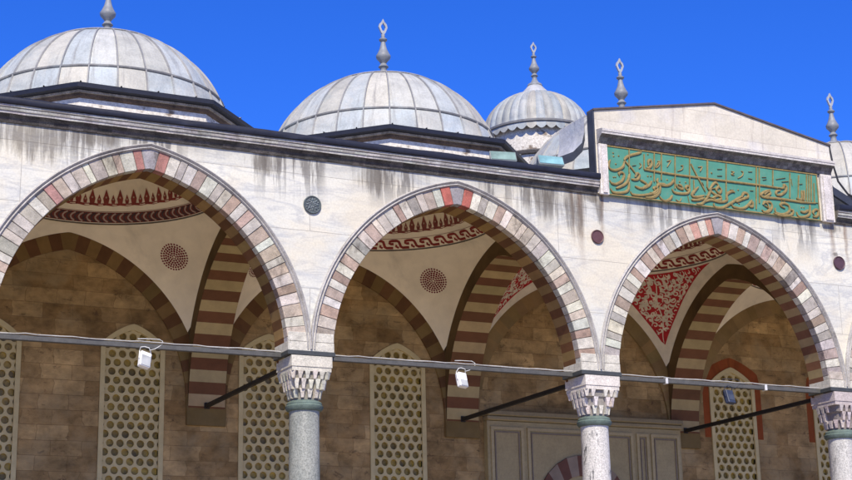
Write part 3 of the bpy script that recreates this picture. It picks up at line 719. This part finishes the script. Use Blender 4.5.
# ------------------------------------------------------------------ marble portal in the third bay
pt = thing('portal', 'pale marble doorway surround with framed panels and red and white arch in the shade', 'portal', (9, YW, .45))
mb = MB(); Y1 = -.17; MC = (.40, .315, .15)
def portal_boxes(mb):
    zz = 6.55
    hole = 1.0
    for a, b in ((-2.44, -hole), (hole, 2.78)): mb.box(a, b, Y1, -.002, .0, zz, MC)
    mb.box(-hole, hole, Y1, -.002, 5.2, zz, MC)
portal_boxes(mb)
mb.build('slab', M['marble_plain'], pt)
mb = MB(); mb.box(-2.46, 2.80, Y1 - .07, -.003, 6.56, 6.66, (.32, .25, .125)); mb.box(-2.47, 2.81, Y1 - .12, -.004, 6.665, 6.78, (.27, .21, .105)); mb.build('top_moulding', M['marble_plain'], pt, bevel=.02)
def frame_panel(xa, xb, za, zb):
    mb = MB(); w = .07
    for x0_, x1_, z0_, z1_ in ((xa, xb, zb - w, zb), (xa, xa + w, za, zb - w - .001), (xb - w, xb, za, zb - w - .001)): mb.box(x0_, x1_, Y1 - .035, Y1 - .001, z0_, z1_, (.44, .35, .175))
    for x0_, x1_, z0_, z1_ in ((xa + .1, xb - .1, zb - w - .06, zb - w - .03), (xa + .1, xa + .13, za, zb - w - .061), (xb - .13, xb - .1, za, zb - w - .061)): mb.box(x0_, x1_, Y1 - .02, Y1 - .001, z0_, z1_, (.23, .18, .12))
    mb.build('panel_frame', M['marble_plain'], pt)
frame_panel(-2.36, -1.52, .6, 6.42); frame_panel(-1.42, 1.42, .6, 6.42); frame_panel(1.52, 1.86, .6, 6.42); frame_panel(1.92, 2.72, .6, 6.42)
mb = MB(); N = 15; zc = 4.15
for i in range(N):
    a0, a1 = math.pi * i / N, math.pi * (i + 1) / N; ro, ri = 1.36, .98; q = []
    for y in (Y1 - .045, -.01):
        for r_, a in ((ri, a0), (ri, a1), (ro, a1), (ro, a0)): q.append((r_ * math.cos(a), y, zc + r_ * math.sin(a) * 1.25))
    mb.hexa(q, (.16, .075, .05) if i % 2 else (.30, .23, .16))
mb.build('door_arch', M['paint'], pt, bevel=.005)
mb = MB(); mb.box(-.99, .99, -.12, -.004, 0, 5.15, (.07, .045, .025)); mb.build('door', M['paint'], pt)

# ------------------------------------------------------------------ raised gable and inscription
gb = thing('portal_gable', 'raised pale stone gable with shallow pointed top above the inscription', 'gable', (9.09, 0, 10.68))
XA, XB = -2.97, 2.98
mb = MB(); out = [(XA, .002), (XB, .002), (XB, 1.72), (0, 2.27), (XA, 1.74)]
mb.face([(x, -.05, z) for x, z in out]); mb.face([(x, .16, z) for x, z in out])
for i in range(5):
    (a, b), (c_, d) = out[i], out[(i + 1) % 5]; mb.face([(a, -.05, b), (c_, -.05, d), (c_, .16, d), (a, .16, b)])
mb.build('pediment', M['gable'], gb)
mb = MB(); pth = [(XA - .03, 1.74), (0, 2.275), (XB + .03, 1.72)]
for (a, b), (c_, d) in zip(pth[:-1], pth[1:]):
    mb.hexa([(a, -.085, b), (c_, -.085, d), (c_, .18, d), (a, .18, b), (a, -.085, b + .035), (c_, -.085, d + .035), (c_, .18, d + .035), (a, .18, b + .035)], (.10, .085, .085))
mb.hexa([(XA - .035, -.055, .3), (XA - .002, -.055, .3), (XA - .002, .17, .3), (XA - .035, .17, .3), (XA - .035, -.055, 1.74), (XA - .002, -.055, 1.74), (XA - .002, .17, 1.74), (XA - .035, .17, 1.74)], (.045, .05, .065))
mb.build('lead_coping', M['leaddark'], gb)
for xa, xb in ((XA + .03, XA + .235), (XB - .36, XB - .06)):
    mb = MB(); mb.box(xa, xb, -.12, -.051, -.03, 1.03, (.62, .58, .53)); mb.box(xa + .05, xb - .05, -.145, -.119, -.0, 1.0, (.60, .56, .52)); mb.build('side_pilaster', M['stone'], gb, bevel=.01)
# hood over the inscription: blackened cavetto below, clean fillets above
mb = MB(); prof = [(-.052, 1.03, 1), (-.10, 1.035, 1), (-.13, 1.09, 1), (-.18, 1.155, 1), (-.24, 1.19, 1), (-.26, 1.20, 0), (-.262, 1.245, 0), (-.275, 1.25, 0), (-.28, 1.30, 0), (-.25, 1.31, 0), (-.10, 1.335, 0), (-.052, 1.34, 0)]
n = 60; xs = [XA + .03 + (XB - .06 - XA - .03) * i / n for i in range(n + 1)]
for i in range(n):
    for j in range(len(prof) - 1):
        (y0, z0, m0), (y1, z1, m1) = prof[j], prof[j + 1]; zd = random.uniform(-.012, .012) * m0
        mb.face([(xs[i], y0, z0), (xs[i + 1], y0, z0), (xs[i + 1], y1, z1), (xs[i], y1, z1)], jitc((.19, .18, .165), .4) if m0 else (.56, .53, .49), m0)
for x in (xs[0], xs[-1]): mb.face([(x, y, z) for y, z, _ in prof], (.45, .42, .38), 0)
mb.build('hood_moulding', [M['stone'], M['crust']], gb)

ip = thing('inscription_panel', 'long green panel of raised gilded Arabic calligraphy under the gable', 'inscription', (8.98, -.052, 10.655))
PX0, PX1, PZ0, PZ1 = -2.66, 2.66, .0, 1.045
mb = MB(); mb.box(PX0, PX1, -.035, -.001, PZ0, PZ1); mb.build('panel', M['panel'], ip)
mb = MB(); G = (.27, .20, .075)
for x0_, x1_, z0_, z1_ in ((PX0, PX1, PZ0, PZ0 + .03), (PX0, PX1, PZ1 - .03, PZ1), (PX0, PX0 + .03, PZ0 + .031, PZ1 - .031), (PX1 - .03, PX1, PZ0 + .031, PZ1 - .031)): mb.box(x0_, x1_, -.05, -.034, z0_, z1_, G)
mb.build('border', M['gold'], ip, bevel=.005)
STROKES = [('s',[(6417,11394),(6377,11297),(6392,11213),(6490,11188),(6612,11218),(6720,11292),(6747,11403)]),
('d',[(6550,11324)]),
('d',[(6508,11481)]),
('d',[(6501,11551)]),
('d',[(6629,11505)]),
('s',[(6749,11427),(6819,11504),(6927,11557),(7069,11605),(7177,11649)]),
('s',[(6749,11427),(6827,11351),(6910,11283),(6990,11185)]),
('s',[(6621,11075),(6606,11125),(6671,11163),(6727,11124),(6711,11036),(6648,10962),(6524,10899),(6416,10911),(6384,10962)]),
('s',[(6868,11171),(6824,11028),(6731,10916),(6519,10807)]),
('d',[(6481,11040)]),
('d',[(6526,11046)]),
('s',[(6388,10795),(6439,10725),(6599,10725),(6756,10766),(6823,10844),(6839,10983)]),
('s',[(6991,11093),(7046,11185),(7099,11151),(7059,11070),(6981,11043),(6894,11045)]),
('t',[(6882,11666),(6850,11169)]),
('t',[(7237,11610),(7216,11288)]),
('t',[(7486,11693),(7442,11052)]),
('m',[(7116,11410),(7154,11358),(7094,11290)]),
('m',[(6937,11333),(7029,11356)]),
('s',[(7324,11379),(7337,11479),(7395,11505),(7407,11419),(7349,11344),(7271,11323)]),
('d',[(7333,11622)]),
('m',[(7510,11385),(7584,11484),(7579,11409),(7504,11344)]),
('s',[(6972,10907),(7126,10875),(7306,10956),(7386,11058)]),
('s',[(7106,11051),(7188,11023),(7261,10964),(7143,10858)]),
('s',[(6854,10783),(6919,10723),(7152,10737),(7390,10800),(7512,10899)]),
('s',[(7505,10942),(7537,11007),(7582,10950),(7539,10828),(7377,10718),(7201,10693)]),
('s',[(7502,11105),(7546,11027),(7701,11032)]),
('d',[(7302,11153)]),
('d',[(7372,11161)]),
('t',[(7660,11705),(7618,11109)]),
('t',[(7992,11667),(7940,10959)]),
('t',[(8352,11680),(8300,11000)]),
('t',[(8787,11685),(8739,11080)]),
('m',[(7554,11499),(7604,11505),(7591,11422),(7480,11354)]),
('m',[(7782,11526),(7877,11556),(7836,11483),(7780,11401)]),
('m',[(8121,11473),(8171,11479),(8151,11401),(8032,11344)]),
('s',[(8370,11546),(8465,11363),(8586,11157),(8687,10974)]),
('m',[(8547,11492),(8650,11510),(8591,11402)]),
('s',[(7536,11137),(7523,11049),(7618,11001),(7789,11020),(7901,11104),(7899,11166)]),
('d',[(7768,11132)]),
('s',[(7869,10951),(7900,10887),(8034,10871),(8243,10900),(8300,11000),(8254,11057),(8203,10995),(8274,10941)]),
('s',[(7984,11064),(8007,10998),(8130,10974),(8096,11045),(8026,11056)]),
('d',[(8070,11120)]),
('d',[(8217,11124)]),
('s',[(7859,10811),(7818,10736),(7707,10668),(7614,10689),(7545,10761)]),
('s',[(7325,10814),(7428,10792),(7517,10857),(7487,10940),(7421,10902),(7487,10841)]),
('s',[(7317,10700),(7460,10746),(7580,10864)]),
('m',[(8245,10838),(8270,10692)]),
('m',[(7945,10731),(8035,10697),(8084,10777)]),
('s',[(8521,11062),(8380,10921),(8353,10850),(8497,10847),(8652,10895)]),
('s',[(8326,10766),(8492,10784),(8648,10838)]),
('t',[(8416,11200),(8408,10902)]),
('s',[(8442,10691),(8595,10720),(8746,10886),(8839,11060)]),
('s',[(8680,10886),(8917,10849)]),
('s',[(8758,11044),(8936,11077)]),
('m',[(8624,11177),(8662,11109)]),
('d',[(8882,11411)]),
('t',[(8798,11659),(8750,11054)]),
('t',[(9263,11651),(9199,10884)]),
('t',[(10037,11678),(9952,10737)]),
('t',[(10110,11655),(10047,10881)]),
('d',[(8886,11400)]),
('m',[(9030,11506),(9153,11520)]),
('m',[(9018,11359),(9141,11373)]),
('m',[(9380,11499),(9453,11488),(9382,11435),(9455,11425)]),
('m',[(9635,11535),(9685,11515),(9656,11435),(9535,11364)]),
('m',[(9822,11541),(9924,11553)]),
('m',[(9809,11396),(9909,11388)]),
('s',[(8783,11020),(8904,11166),(8973,11205),(9026,11135),(8960,11046),(9043,10986),(9093,11061),(9026,11135)]),
('s',[(8750,11054),(8916,10953),(9081,10915)]),
('s',[(8850,10858),(9002,10931),(9077,10871),(8963,10821),(8886,10850)]),
('s',[(8661,10757),(8810,10817),(9027,10796),(9214,10848),(9225,10975),(9350,11058),(9430,11048)]),
('s',[(8878,10755),(8908,10677),(9091,10681),(9282,10780),(9437,10878),(9640,11001)]),
('s',[(9599,10953),(9668,11062),(9756,11046),(9757,10976),(9644,10957)]),
('s',[(9442,10841),(9611,10916),(9757,10976)]),
('s',[(9313,10802),(9380,10727),(9601,10719),(9765,10812),(9857,10930)]),
('d',[(9524,10809)]),
('s',[(9777,10782),(9867,10792),(9877,10900)]),
('m',[(9316,11092),(9404,11096)]),
('d',[(9531,11110)]),
('m',[(9830,11130),(9913,11133)]),
('s',[(10348,11207),(10167,11123),(10100,11045),(10233,11022),(10331,11023)]),
('s',[(10135,10852),(10202,10929),(10270,10854),(10283,10753),(10173,10697),(10094,10740)]),
('t',[(10463,11650),(10431,11308)]),
('t',[(10910,11637),(10855,11082)]),
('t',[(11139,11615),(11076,11100)]),
('t',[(11356,11657),(11295,11059)]),
('t',[(11418,11651),(11358,11066)]),
('t',[(11480,11645),(11420,11066)]),
('s',[(10549,11273),(10703,11284),(10733,11358),(10790,11313),(10758,11219),(10611,11120),(10504,11121),(10527,11194),(10620,11217)]),
('m',[(10529,11458),(10783,11519)]),
('s',[(10191,11080),(10305,11169),(10354,11130),(10265,11062),(10201,11024),(10451,11032),(10831,11031),(11214,11024),(11542,11040)]),
('m',[(10166,11461),(10280,11474)]),
('m',[(10183,11405),(10283,11430)]),
('s',[(10196,10896),(10291,10938),(10362,10894),(10353,10798),(10254,10711),(10118,10697)]),
('s',[(10169,10842),(10284,10791)]),
('s',[(10446,10820),(10459,10720),(10647,10701),(10814,10783),(10804,10910),(10670,10947),(10588,10887),(10705,10835)]),
('s',[(10810,10821),(10916,10806),(10861,10711),(10679,10641),(10526,10628),(10397,10701)]),
('d',[(10635,10978)]),
('d',[(10712,10986)]),
('s',[(10999,10789),(11043,10698),(11181,10693),(11343,10774),(11373,10983)]),
('s',[(11108,10813),(11223,10806),(11321,10862)]),
('d',[(11148,10905)]),
('d',[(11211,10911)]),
('s',[(11481,10756),(11441,10823),(11527,10896),(11593,10858),(11542,10749),(11424,10731)]),
('m',[(11496,11055),(11597,11046)]),
('s',[(11187,11286),(11166,11084),(11029,11095)]),
('s',[(11249,11293),(11228,11084),(11169,11110)]),
('m',[(10936,11511),(10948,11363)]),
('t',[(11533,11481),(11501,11023)]),
('m',[(11138,11417),(11225,11433)]),
('m',[(10677,11417),(10857,11450)]),
('b',[(7217,11289),(7718,11269),(8329,11265),(9329,11271),(10148,11277),(10549,11271)])]

def smooth_path(p, n=6):
    p = [Vector(q) for q in p]
    if len(p) < 3: return p
    out = []
    for i in range(len(p) - 1):
        a, b, c_, d = p[max(i - 1, 0)], p[i], p[i + 1], p[min(i + 2, len(p) - 1)]
        for k in range(n):
            t = k / n; out.append(.5 * ((2 * b) + (c_ - a) * t + (2 * a - 5 * b + 4 * c_ - d) * t * t + (3 * b - 3 * c_ + d - a) * t ** 3))
    return out + [p[-1]]
mb = MB()
for kind, pts in STROKES:
    pts = [(min(PX1 - .03, max(PX0 + .03, x / 1000 - 8.98)), min(PZ1 - .02, max(.02, z / 1000 - 10.655))) for x, z in pts]
    if kind == 'd':
        x, z = pts[0]; q = .026; ring_ = [(x + q, z), (x, z + q), (x - q, z), (x, z - q)]
        for i in range(4): a, b = ring_[i], ring_[(i + 1) % 4]; mb.face([(a[0], -.035, a[1]), (b[0], -.035, b[1]), (x, -.062, z)], G)
        continue
    P_ = smooth_path(pts); w0 = {'s': .058, 't': .022, 'm': .026, 'b': .048}[kind]; hgt = .034 if kind != 'm' else .024; rows = []
    for i, p in enumerate(P_):
        d = P_[min(i + 1, len(P_) - 1)] - P_[max(i - 1, 0)]; d = d.normalized() if d.length > 1e-9 else Vector((1, 0)); nr = Vector((-d.y, d.x)); s_ = i / max(1, len(P_) - 1)
        pen = .62 + .5 * abs(d.x * .8 + d.y * .55) if kind == 's' else 1.0      # broad nib held at a slant
        w = w0 / 2 * pen * (.45 + .55 * min(1, min(s_, 1 - s_) * 7) if kind in 'sm' else 1)
        rows.append([(p.x + nr.x * w, -.0345, p.y + nr.y * w), (p.x + nr.x * w * .75, -.034 - hgt * .8, p.y + nr.y * w * .75), (p.x, -.034 - hgt, p.y), (p.x - nr.x * w * .75, -.034 - hgt * .8, p.y - nr.y * w * .75), (p.x - nr.x * w, -.0345, p.y - nr.y * w)])
    mb.grid(rows, tint=G); mb.face(rows[0], G); mb.face(rows[-1], G)
mb.build('lettering', M['gold'], ip, fix=False)

# ------------------------------------------------------------------ roof and domes
rf = thing('lead_roof', 'flat lead covered roof along the top of the arcade', 'roof')
mb = MB()
for c in bays:                                   # one sheet per bay, open under its dome
    inn, ou = [], []
    for k in range(64):
        a = 2 * math.pi * (k + .5) / 64; ca, sa = math.cos(a), math.sin(a); q = min(3.0 / max(abs(ca), 1e-6), (3.319 if sa < 0 else 3.6) / max(abs(sa), 1e-6))
        inn.append((c + 2.62 * ca, 3.3 + 2.62 * sa)); ou.append((c + q * ca, 3.3 + q * sa))
    for z in (10.95, 11.085):
        mb.grid([[(*inn[k], z), (*ou[k], z)] for k in range(64)], closed_u=True, tint=(.40, .41, .42))
for x0_, y0_, x1_, y1_ in ((X0, -.019, X1, -.019), (X0, 6.9, X1, 6.9), (X0, -.019, X0, 6.9), (X1, -.019, X1, 6.9)): mb.face([(x0_, y0_, 10.95), (x1_, y1_, 10.95), (x1_, y1_, 11.085), (x0_, y0_, 11.085)], (.40, .41, .42))
mb.build('roof_sheet', M['lead'], rf, fix=False)
def saddle(sx):
    mb = MB(); prof = [(5.05, 11.20), (5.45, 11.42), (5.80, 11.58), (6.02, 11.80), (6.09, 12.05), (6.095, 12.41)] if sx < 0 else [(13.1, 11.2), (12.75, 11.42), (12.4, 11.58), (12.2, 11.8), (12.12, 12.05), (12.115, 12.40)]
    top = [[(x, y, z) for x, z in prof] for y in [.30 + .1 * i for i in range(11)]]; mb.grid(top, tint=(.47, .48, .49))
    mb.build('saddle_flashing', M['lead'], rf, smooth=60)
    mb = MB(); rows = []
    for i, (x, z) in enumerate(prof): rows.append([(x, .292, z + .03), (x, .292, z - .16), (x, .36, z - .16)])
    mb.grid(rows, tint=(.04, .045, .06)); mb.build('flashing_edge', M['leaddark'], rf, fix=False)
saddle(-1); saddle(1)

def lead_tint():
    g = random.uniform(.35, .42); w = random.uniform(-.03, .03); return (g + w, g + .015, g - .005 - w * 1.3)
def finial(root, z, sc, label=None):
    f = thing('finial', None, None); del f['label']; del f['category']; f.parent = root; f.location = (0, 0, z)
    prof = [(.24, -.06), (.22, .0), (.13, .06), (.085, .15), (.07, .22), (.085, .25), (.115, .28), (.085, .32), (.06, .36), (.10, .42), (.155, .48), (.165, .54), (.125, .61), (.085, .70), (.06, .80), (.05, .88), (.085, .90), (.095, .93), (.07, .955), (.04, .97), (.045, 1.04), (.03, 1.06), (.0, 1.06)]
    mb = MB(); mb.lathe([(r * sc, h * sc) for r, h in prof], n=20, tint=(.22, .235, .25)); mb.build('stem', M['leaddark'], f, smooth=60)
    mb = MB(); ol = [(0, 1.03), (.055, 1.10), (.105, 1.22), (.085, 1.30), (.035, 1.35), (0, 1.42)]; il = [(0, 1.13), (.03, 1.15), (.058, 1.22), (.045, 1.265), (.015, 1.30), (0, 1.33)]
    ol = ol + [(-x, z_) for x, z_ in ol[-2:0:-1]]; il = il + [(-x, z_) for x, z_ in il[-2:0:-1]]; n = len(ol)
    for k in range(n):
        k2 = (k + 1) % n; p = [ol[k], ol[k2], il[k2], il[k]]
        mb.hexa([(x * sc, -.022 * sc, z_ * sc) for x, z_ in p] + [(x * sc, .022 * sc, z_ * sc) for x, z_ in p], (.36, .38, .40))
    mb.build('crest', M['leaddark'], f)
    return f
RV, ZE = 3.24, 11.62
def dome(c, label, seed):
    random.seed(seed)
    root = thing('dome', label, 'dome', (c, 3.3, 11.0), 0, 'lead domes over the arcade bays'); z0 = -11.0
    def octr(a, R): m_ = (a - math.pi / 8) % (math.pi / 4) - math.pi / 8; return R * math.cos(math.pi / 8) / math.cos(m_)
    # vertices of the octagon at odd multiples of 22.5 degrees
    def octv(a, R): q = a % (math.pi / 4); return R * math.cos(math.pi / 8) / math.cos(min(q, math.pi / 4 - q)) if True else R
    NP = 28; sub = 6; nA = NP * sub
    prof = []                                    # (radius or blend, z)
    RX, RZ, ZC = 2.47, 2.27, 11.52
    phs = [math.pi / 2 * (1 - i / 30) for i in range(31)]; phs = [p for p in phs if RZ * math.sin(p) > .34]
    def pt_(a, i, off=0):
        if i < len(phs): p = phs[i]; r = RX * math.cos(p); z = ZC + RZ * math.sin(p)
        else:
            k = (i - len(phs) + 1) / 6; p = phs[-1]; r1, z1 = RX * math.cos(p), ZC + RZ * math.sin(p); r2 = octv(a, RV); r = r1 + (r2 - r1) * k; z = z1 + (ZE + .06 - z1) * k ** .42
        return ((r + off) * math.cos(a), (r + off) * math.sin(a), z + z0 + off * .6)
    nI = len(phs) + 6; mb = MB(); ring_i = next(i for i, p in enumerate(phs) if RZ * math.sin(p) < .92); up_i = 9
    a_off = .07
    for p in range(NP):
        for i0, i1 in ((0, up_i), (up_i, ring_i), (ring_i, nI - 1)):
            tt = lead_tint()
            P_ = [[pt_(a_off + 2 * math.pi * (p + k / sub) / NP, i) for i in range(i0, i1 + 1)] for k in range(sub + 1)]; mb.grid(P_, tint=tt)
    # standing seams
    for p in range(NP):
        a = a_off + 2 * math.pi * p / NP; ca, sa = -math.sin(a), math.cos(a); w = .019; rows = []
        for i in range(1, nI):
            q0 = pt_(a, i, -.005); q1 = pt_(a, i, .026); rows.append([(q0[0] - ca * w, q0[1] - sa * w, q0[2]), (q1[0] - ca * w * .5, q1[1] - sa * w * .5, q1[2]), (q1[0] + ca * w * .5, q1[1] + sa * w * .5, q1[2]), (q0[0] + ca * w, q0[1] + sa * w, q0[2])])
        mb.grid(rows, tint=(.25, .25, .245))
    for ri, hh, tt in ((ring_i, .025, (.15, .15, .15)), (up_i, .011, (.31, .31, .31))):
        rows = []
        for k in range(120):
            a = 2 * math.pi * k / 120; q0, q1 = pt_(a, ri, -.004), pt_(a, ri, .026)
            rows.append([(q0[0], q0[1], q0[2] + hh), (q1[0], q1[1], q1[2] + hh * .6), (q1[0], q1[1], q1[2] - hh * .6), (q0[0], q0[1], q0[2] - hh)])
        mb.grid(rows, closed_u=True, tint=tt)
    mb.build('lead_shell', M['lead'], root, smooth=35)
    va = [math.pi / 8 + math.pi / 4 * k for k in range(8)]
    def octring(mb, spec, tint):
        mb.grid([[(R * math.cos(a), R * math.sin(a), z + z0) for R, z in spec] for a in va], closed_u=True, tint=tint)
    mb = MB(); octring(mb, [(RV - .02, ZE + .065), (RV + .015, ZE + .05), (RV + .015, ZE - .03), (RV - .03, ZE - .045), (RV - .26, ZE - .05)], (.014, .016, .026)); mb.build('eave', M['leaddark'], root)
    mb = MB(); octring(mb, [(RV - .10, ZE - .052), (RV - .11, ZE - .085), (RV - .15, ZE - .09)], (.30, .27, .24)); octring(mb, [(RV - .15, ZE - .09), (RV - .16, ZE - .14), (RV - .19, ZE - .17), (RV - .21, ZE - .175)], (.13, .085, .055)); mb.build('eave_moulding', M['crust'], root)
    mb = MB(); octring(mb, [(RV - .20, ZE - .05), (RV - .20, 11.086)], (1, 1, 1)); mb.build('drum', M['drum'], root)
    finial(root, ZC + RZ + z0 + .02, .97)
for c, lab, sd in ((-9, 'lead dome beyond the left edge of the photo', 3), (-3, 'large pale lead dome at the left edge of the roof', 11), (3, 'pale lead dome with full finial above the middle arch', 21), (9, 'lead dome hidden behind the gable with only its finial showing', 31), (15, 'lead dome partly cut by the right edge behind the gable', 41)):
    dome(c + (.12 if c == 15 else 0), lab, sd)

# distant turret with a ribbed dome
tx, ty = 12.93, 14.0
tu = thing('domed_turret', 'smaller distant ribbed dome on a stained stone drum behind the roof', 'turret', (tx, ty, 0))
mb = MB(); mb.lathe([(0, 0), (2.1, 0), (2.1, 14.6), (1.95, 14.9), (1.62, 15.5), (1.5, 15.7), (1.5, 16.1), (1.56, 16.12), (1.60, 16.2), (1.52, 16.22), (1.5, 17.5), (0, 17.5)], n=48); mb.build('drum', M['drum'], tu, smooth=30)
mb = MB(); mb.lathe([(1.50, 16.10), (1.59, 16.12), (1.62, 16.19), (1.60, 16.23), (1.50, 16.24)], n=48, tint=(.11, .10, .095)); mb.build('drum_cornice', M['crust'], tu, smooth=30)
random.seed(9)
mb = MB(); NP = 36; sub = 6; rows_t = []
for p in range(NP):
    tt = lead_tint(); tt = tuple(q * .82 for q in tt); P_ = []
    for k in range(sub + 1):
        a = 2 * math.pi * (p + k / sub) / NP; bulge = .055 * math.sin(math.pi * k / sub) ** .7; row = []
        for i in range(15):
            ph = math.pi / 2 * (1 - i / 14) * .93 + .03; r = (1.60 + bulge) * math.cos(ph); row.append((r * math.cos(a), r * math.sin(a), 17.12 + (1.36 + bulge * .4) * math.sin(ph)))
        # scalloped hem
        hem = .16 + .10 * math.sin(math.pi * k / sub); rr = 1.655
        row.append((rr * math.cos(a), rr * math.sin(a), 17.10)); row.append(((rr + .02) * math.cos(a), (rr + .02) * math.sin(a), 17.10 - hem))
        P_.append(row)
    mb.grid(P_, tint=tt)
mb.build('ribbed_lead', M['leadold'], tu, smooth=50)
mb = MB(); mb.lathe([(1.64, 17.16), (1.70, 17.13), (1.70, 17.07), (1.64, 17.04)], n=64, tint=(.16, .16, .16)); mb.build('hem_ring', M['leaddark'], tu, smooth=40)
mb = MB(); mb.lathe([(.46, 18.36), (.43, 18.50), (.28, 18.66), (.16, 18.82), (.0, 18.86)], n=28, tint=(.38, .39, .40)); mb.build('cone_cap', M['leadold'], tu, smooth=50)
finial(tu, 18.80, .98)

# roof floodlights beside the dome
def rooflight(x, w, z, ang, mat, label):
    root = thing('roof_floodlight', label, 'floodlight', (x, .15, z), ang, 'glass fronted floodlights on the roof edge'); rot = Matrix.Rotation(R_(-24), 4, 'X')
    def tr(m): m.v = [tuple(rot @ Vector(p)) for p in m.v]; return m
    mb = MB(); mb.hexa([(-w, -.05, -.12), (w, -.05, -.12), (w * .8, .16, -.1), (-w * .8, .16, -.1), (-w, -.05, .12), (w, -.05, .12), (w * .8, .16, .09), (-w * .8, .16, .09)], (.25, .28, .28)); tr(mb).build('housing', M['iron'], root, bevel=.012)
    mb = MB(); mb.box(-w * .93, w * .93, -.062, -.05, -.10, .10); tr(mb).build('glass', mat, root, bevel=.005)
    mb = MB(); mb.box(-w * .7, w * .7, .0, .05, -.2, -.10, (.1, .1, .1)); mb.build('foot', M['iron'], root)
rooflight(4.10, .27, 11.24, R_(-12), M['paleglass'], 'pale green glass floodlight on the roof edge next to the middle dome')
rooflight(5.17, .28, 11.28, R_(-6), M['cyanglass'], 'bright cyan glass floodlight on the roof edge next to the gable')
# lightning cable over the right hand dome
mb = MB(); mb.tube([(12.1, -.02, 12.45), (12.13, -.06, 12.0), (12.2, -.10, 11.6), (12.38, -.16, 11.32), (12.6, -.2, 11.2), (12.62, -.22, 10.95)], .022, 6, (.03, .03, .035))
tag(mb.build('lightning_cable', M['iron']), 'thin black cable running down beside the right end of the gable', 'cable')

# ------------------------------------------------------------------ light, sky, camera
EL, AZ = R_(46), R_(22)                         # sun height, and how far it stands to the left of the wall's normal
to_sun = Vector((-math.sin(AZ) * math.cos(EL), -math.cos(AZ) * math.cos(EL), math.sin(EL)))
sl = bpy.data.lights.new('sun', 'SUN'); sl.energy = 5.0; sl.angle = R_(.53); sl.color = (1, .91, .755)
so = bpy.data.objects.new('sun', sl); COL.objects.link(so); so.rotation_euler = to_sun.to_track_quat('Z', 'Y').to_euler(); so.location = (-20, -40, 50)
w = bpy.data.worlds.new('World'); scene.world = w; w.use_nodes = True; nt = w.node_tree; bg = nt.nodes['Background']
sky = nt.nodes.new('ShaderNodeTexSky'); sky.sky_type = 'NISHITA'; sky.sun_disc = False; sky.sun_elevation = EL; sky.sun_rotation = math.atan2(to_sun.x, to_sun.y)
sky.altitude = 800; sky.air_density = 1.0; sky.dust_density = .05; sky.ozone_density = 4.0
hs = nt.nodes.new('ShaderNodeHueSaturation'); hs.inputs['Saturation'].default_value = 1.25; hs.inputs['Hue'].default_value = .5; hs.inputs['Value'].default_value = 1.0
nt.links.new(sky.outputs[0], hs.inputs['Color']); mu = nt.nodes.new('ShaderNodeMix'); mu.data_type = 'RGBA'; mu.blend_type = 'MULTIPLY'; mu.inputs[0].default_value = 1; mu.inputs[7].default_value = (.70, 1.07, 2.2, 1)
nt.links.new(hs.outputs[0], mu.inputs[6]); nt.links.new(mu.outputs[2], bg.inputs['Color']); bg.inputs['Strength'].default_value = .075

CAMF = 1608.109; CR = (0.901708, -0.431851, -0.020669); CU = (-0.093433, -0.241321, 0.965937); CF = (0.422129, 0.869062, 0.257950); CC = (-10.375664, -26.140771, 1.600000)
cd = bpy.data.cameras.new('camera'); cam = bpy.data.objects.new('camera', cd); COL.objects.link(cam); scene.camera = cam
cd.sensor_width = 36; cd.lens = 36 * CAMF / 852; cd.clip_start = .1; cd.clip_end = 2000
cam.matrix_world = Matrix(((CR[0], CU[0], -CF[0], CC[0]), (CR[1], CU[1], -CF[1], CC[1]), (CR[2], CU[2], -CF[2], CC[2]), (0, 0, 0, 1)))
vs = scene.view_settings; vs.view_transform = 'Standard'; vs.look = 'None'; vs.exposure = 0.36; vs.gamma = 1; vs.use_curve_mapping = False
scene.render.engine = 'CYCLES'; scene.cycles.use_denoising = True; scene.cycles.max_bounces = 10; scene.cycles.diffuse_bounces = 6; scene.cycles.sample_clamp_indirect = 8
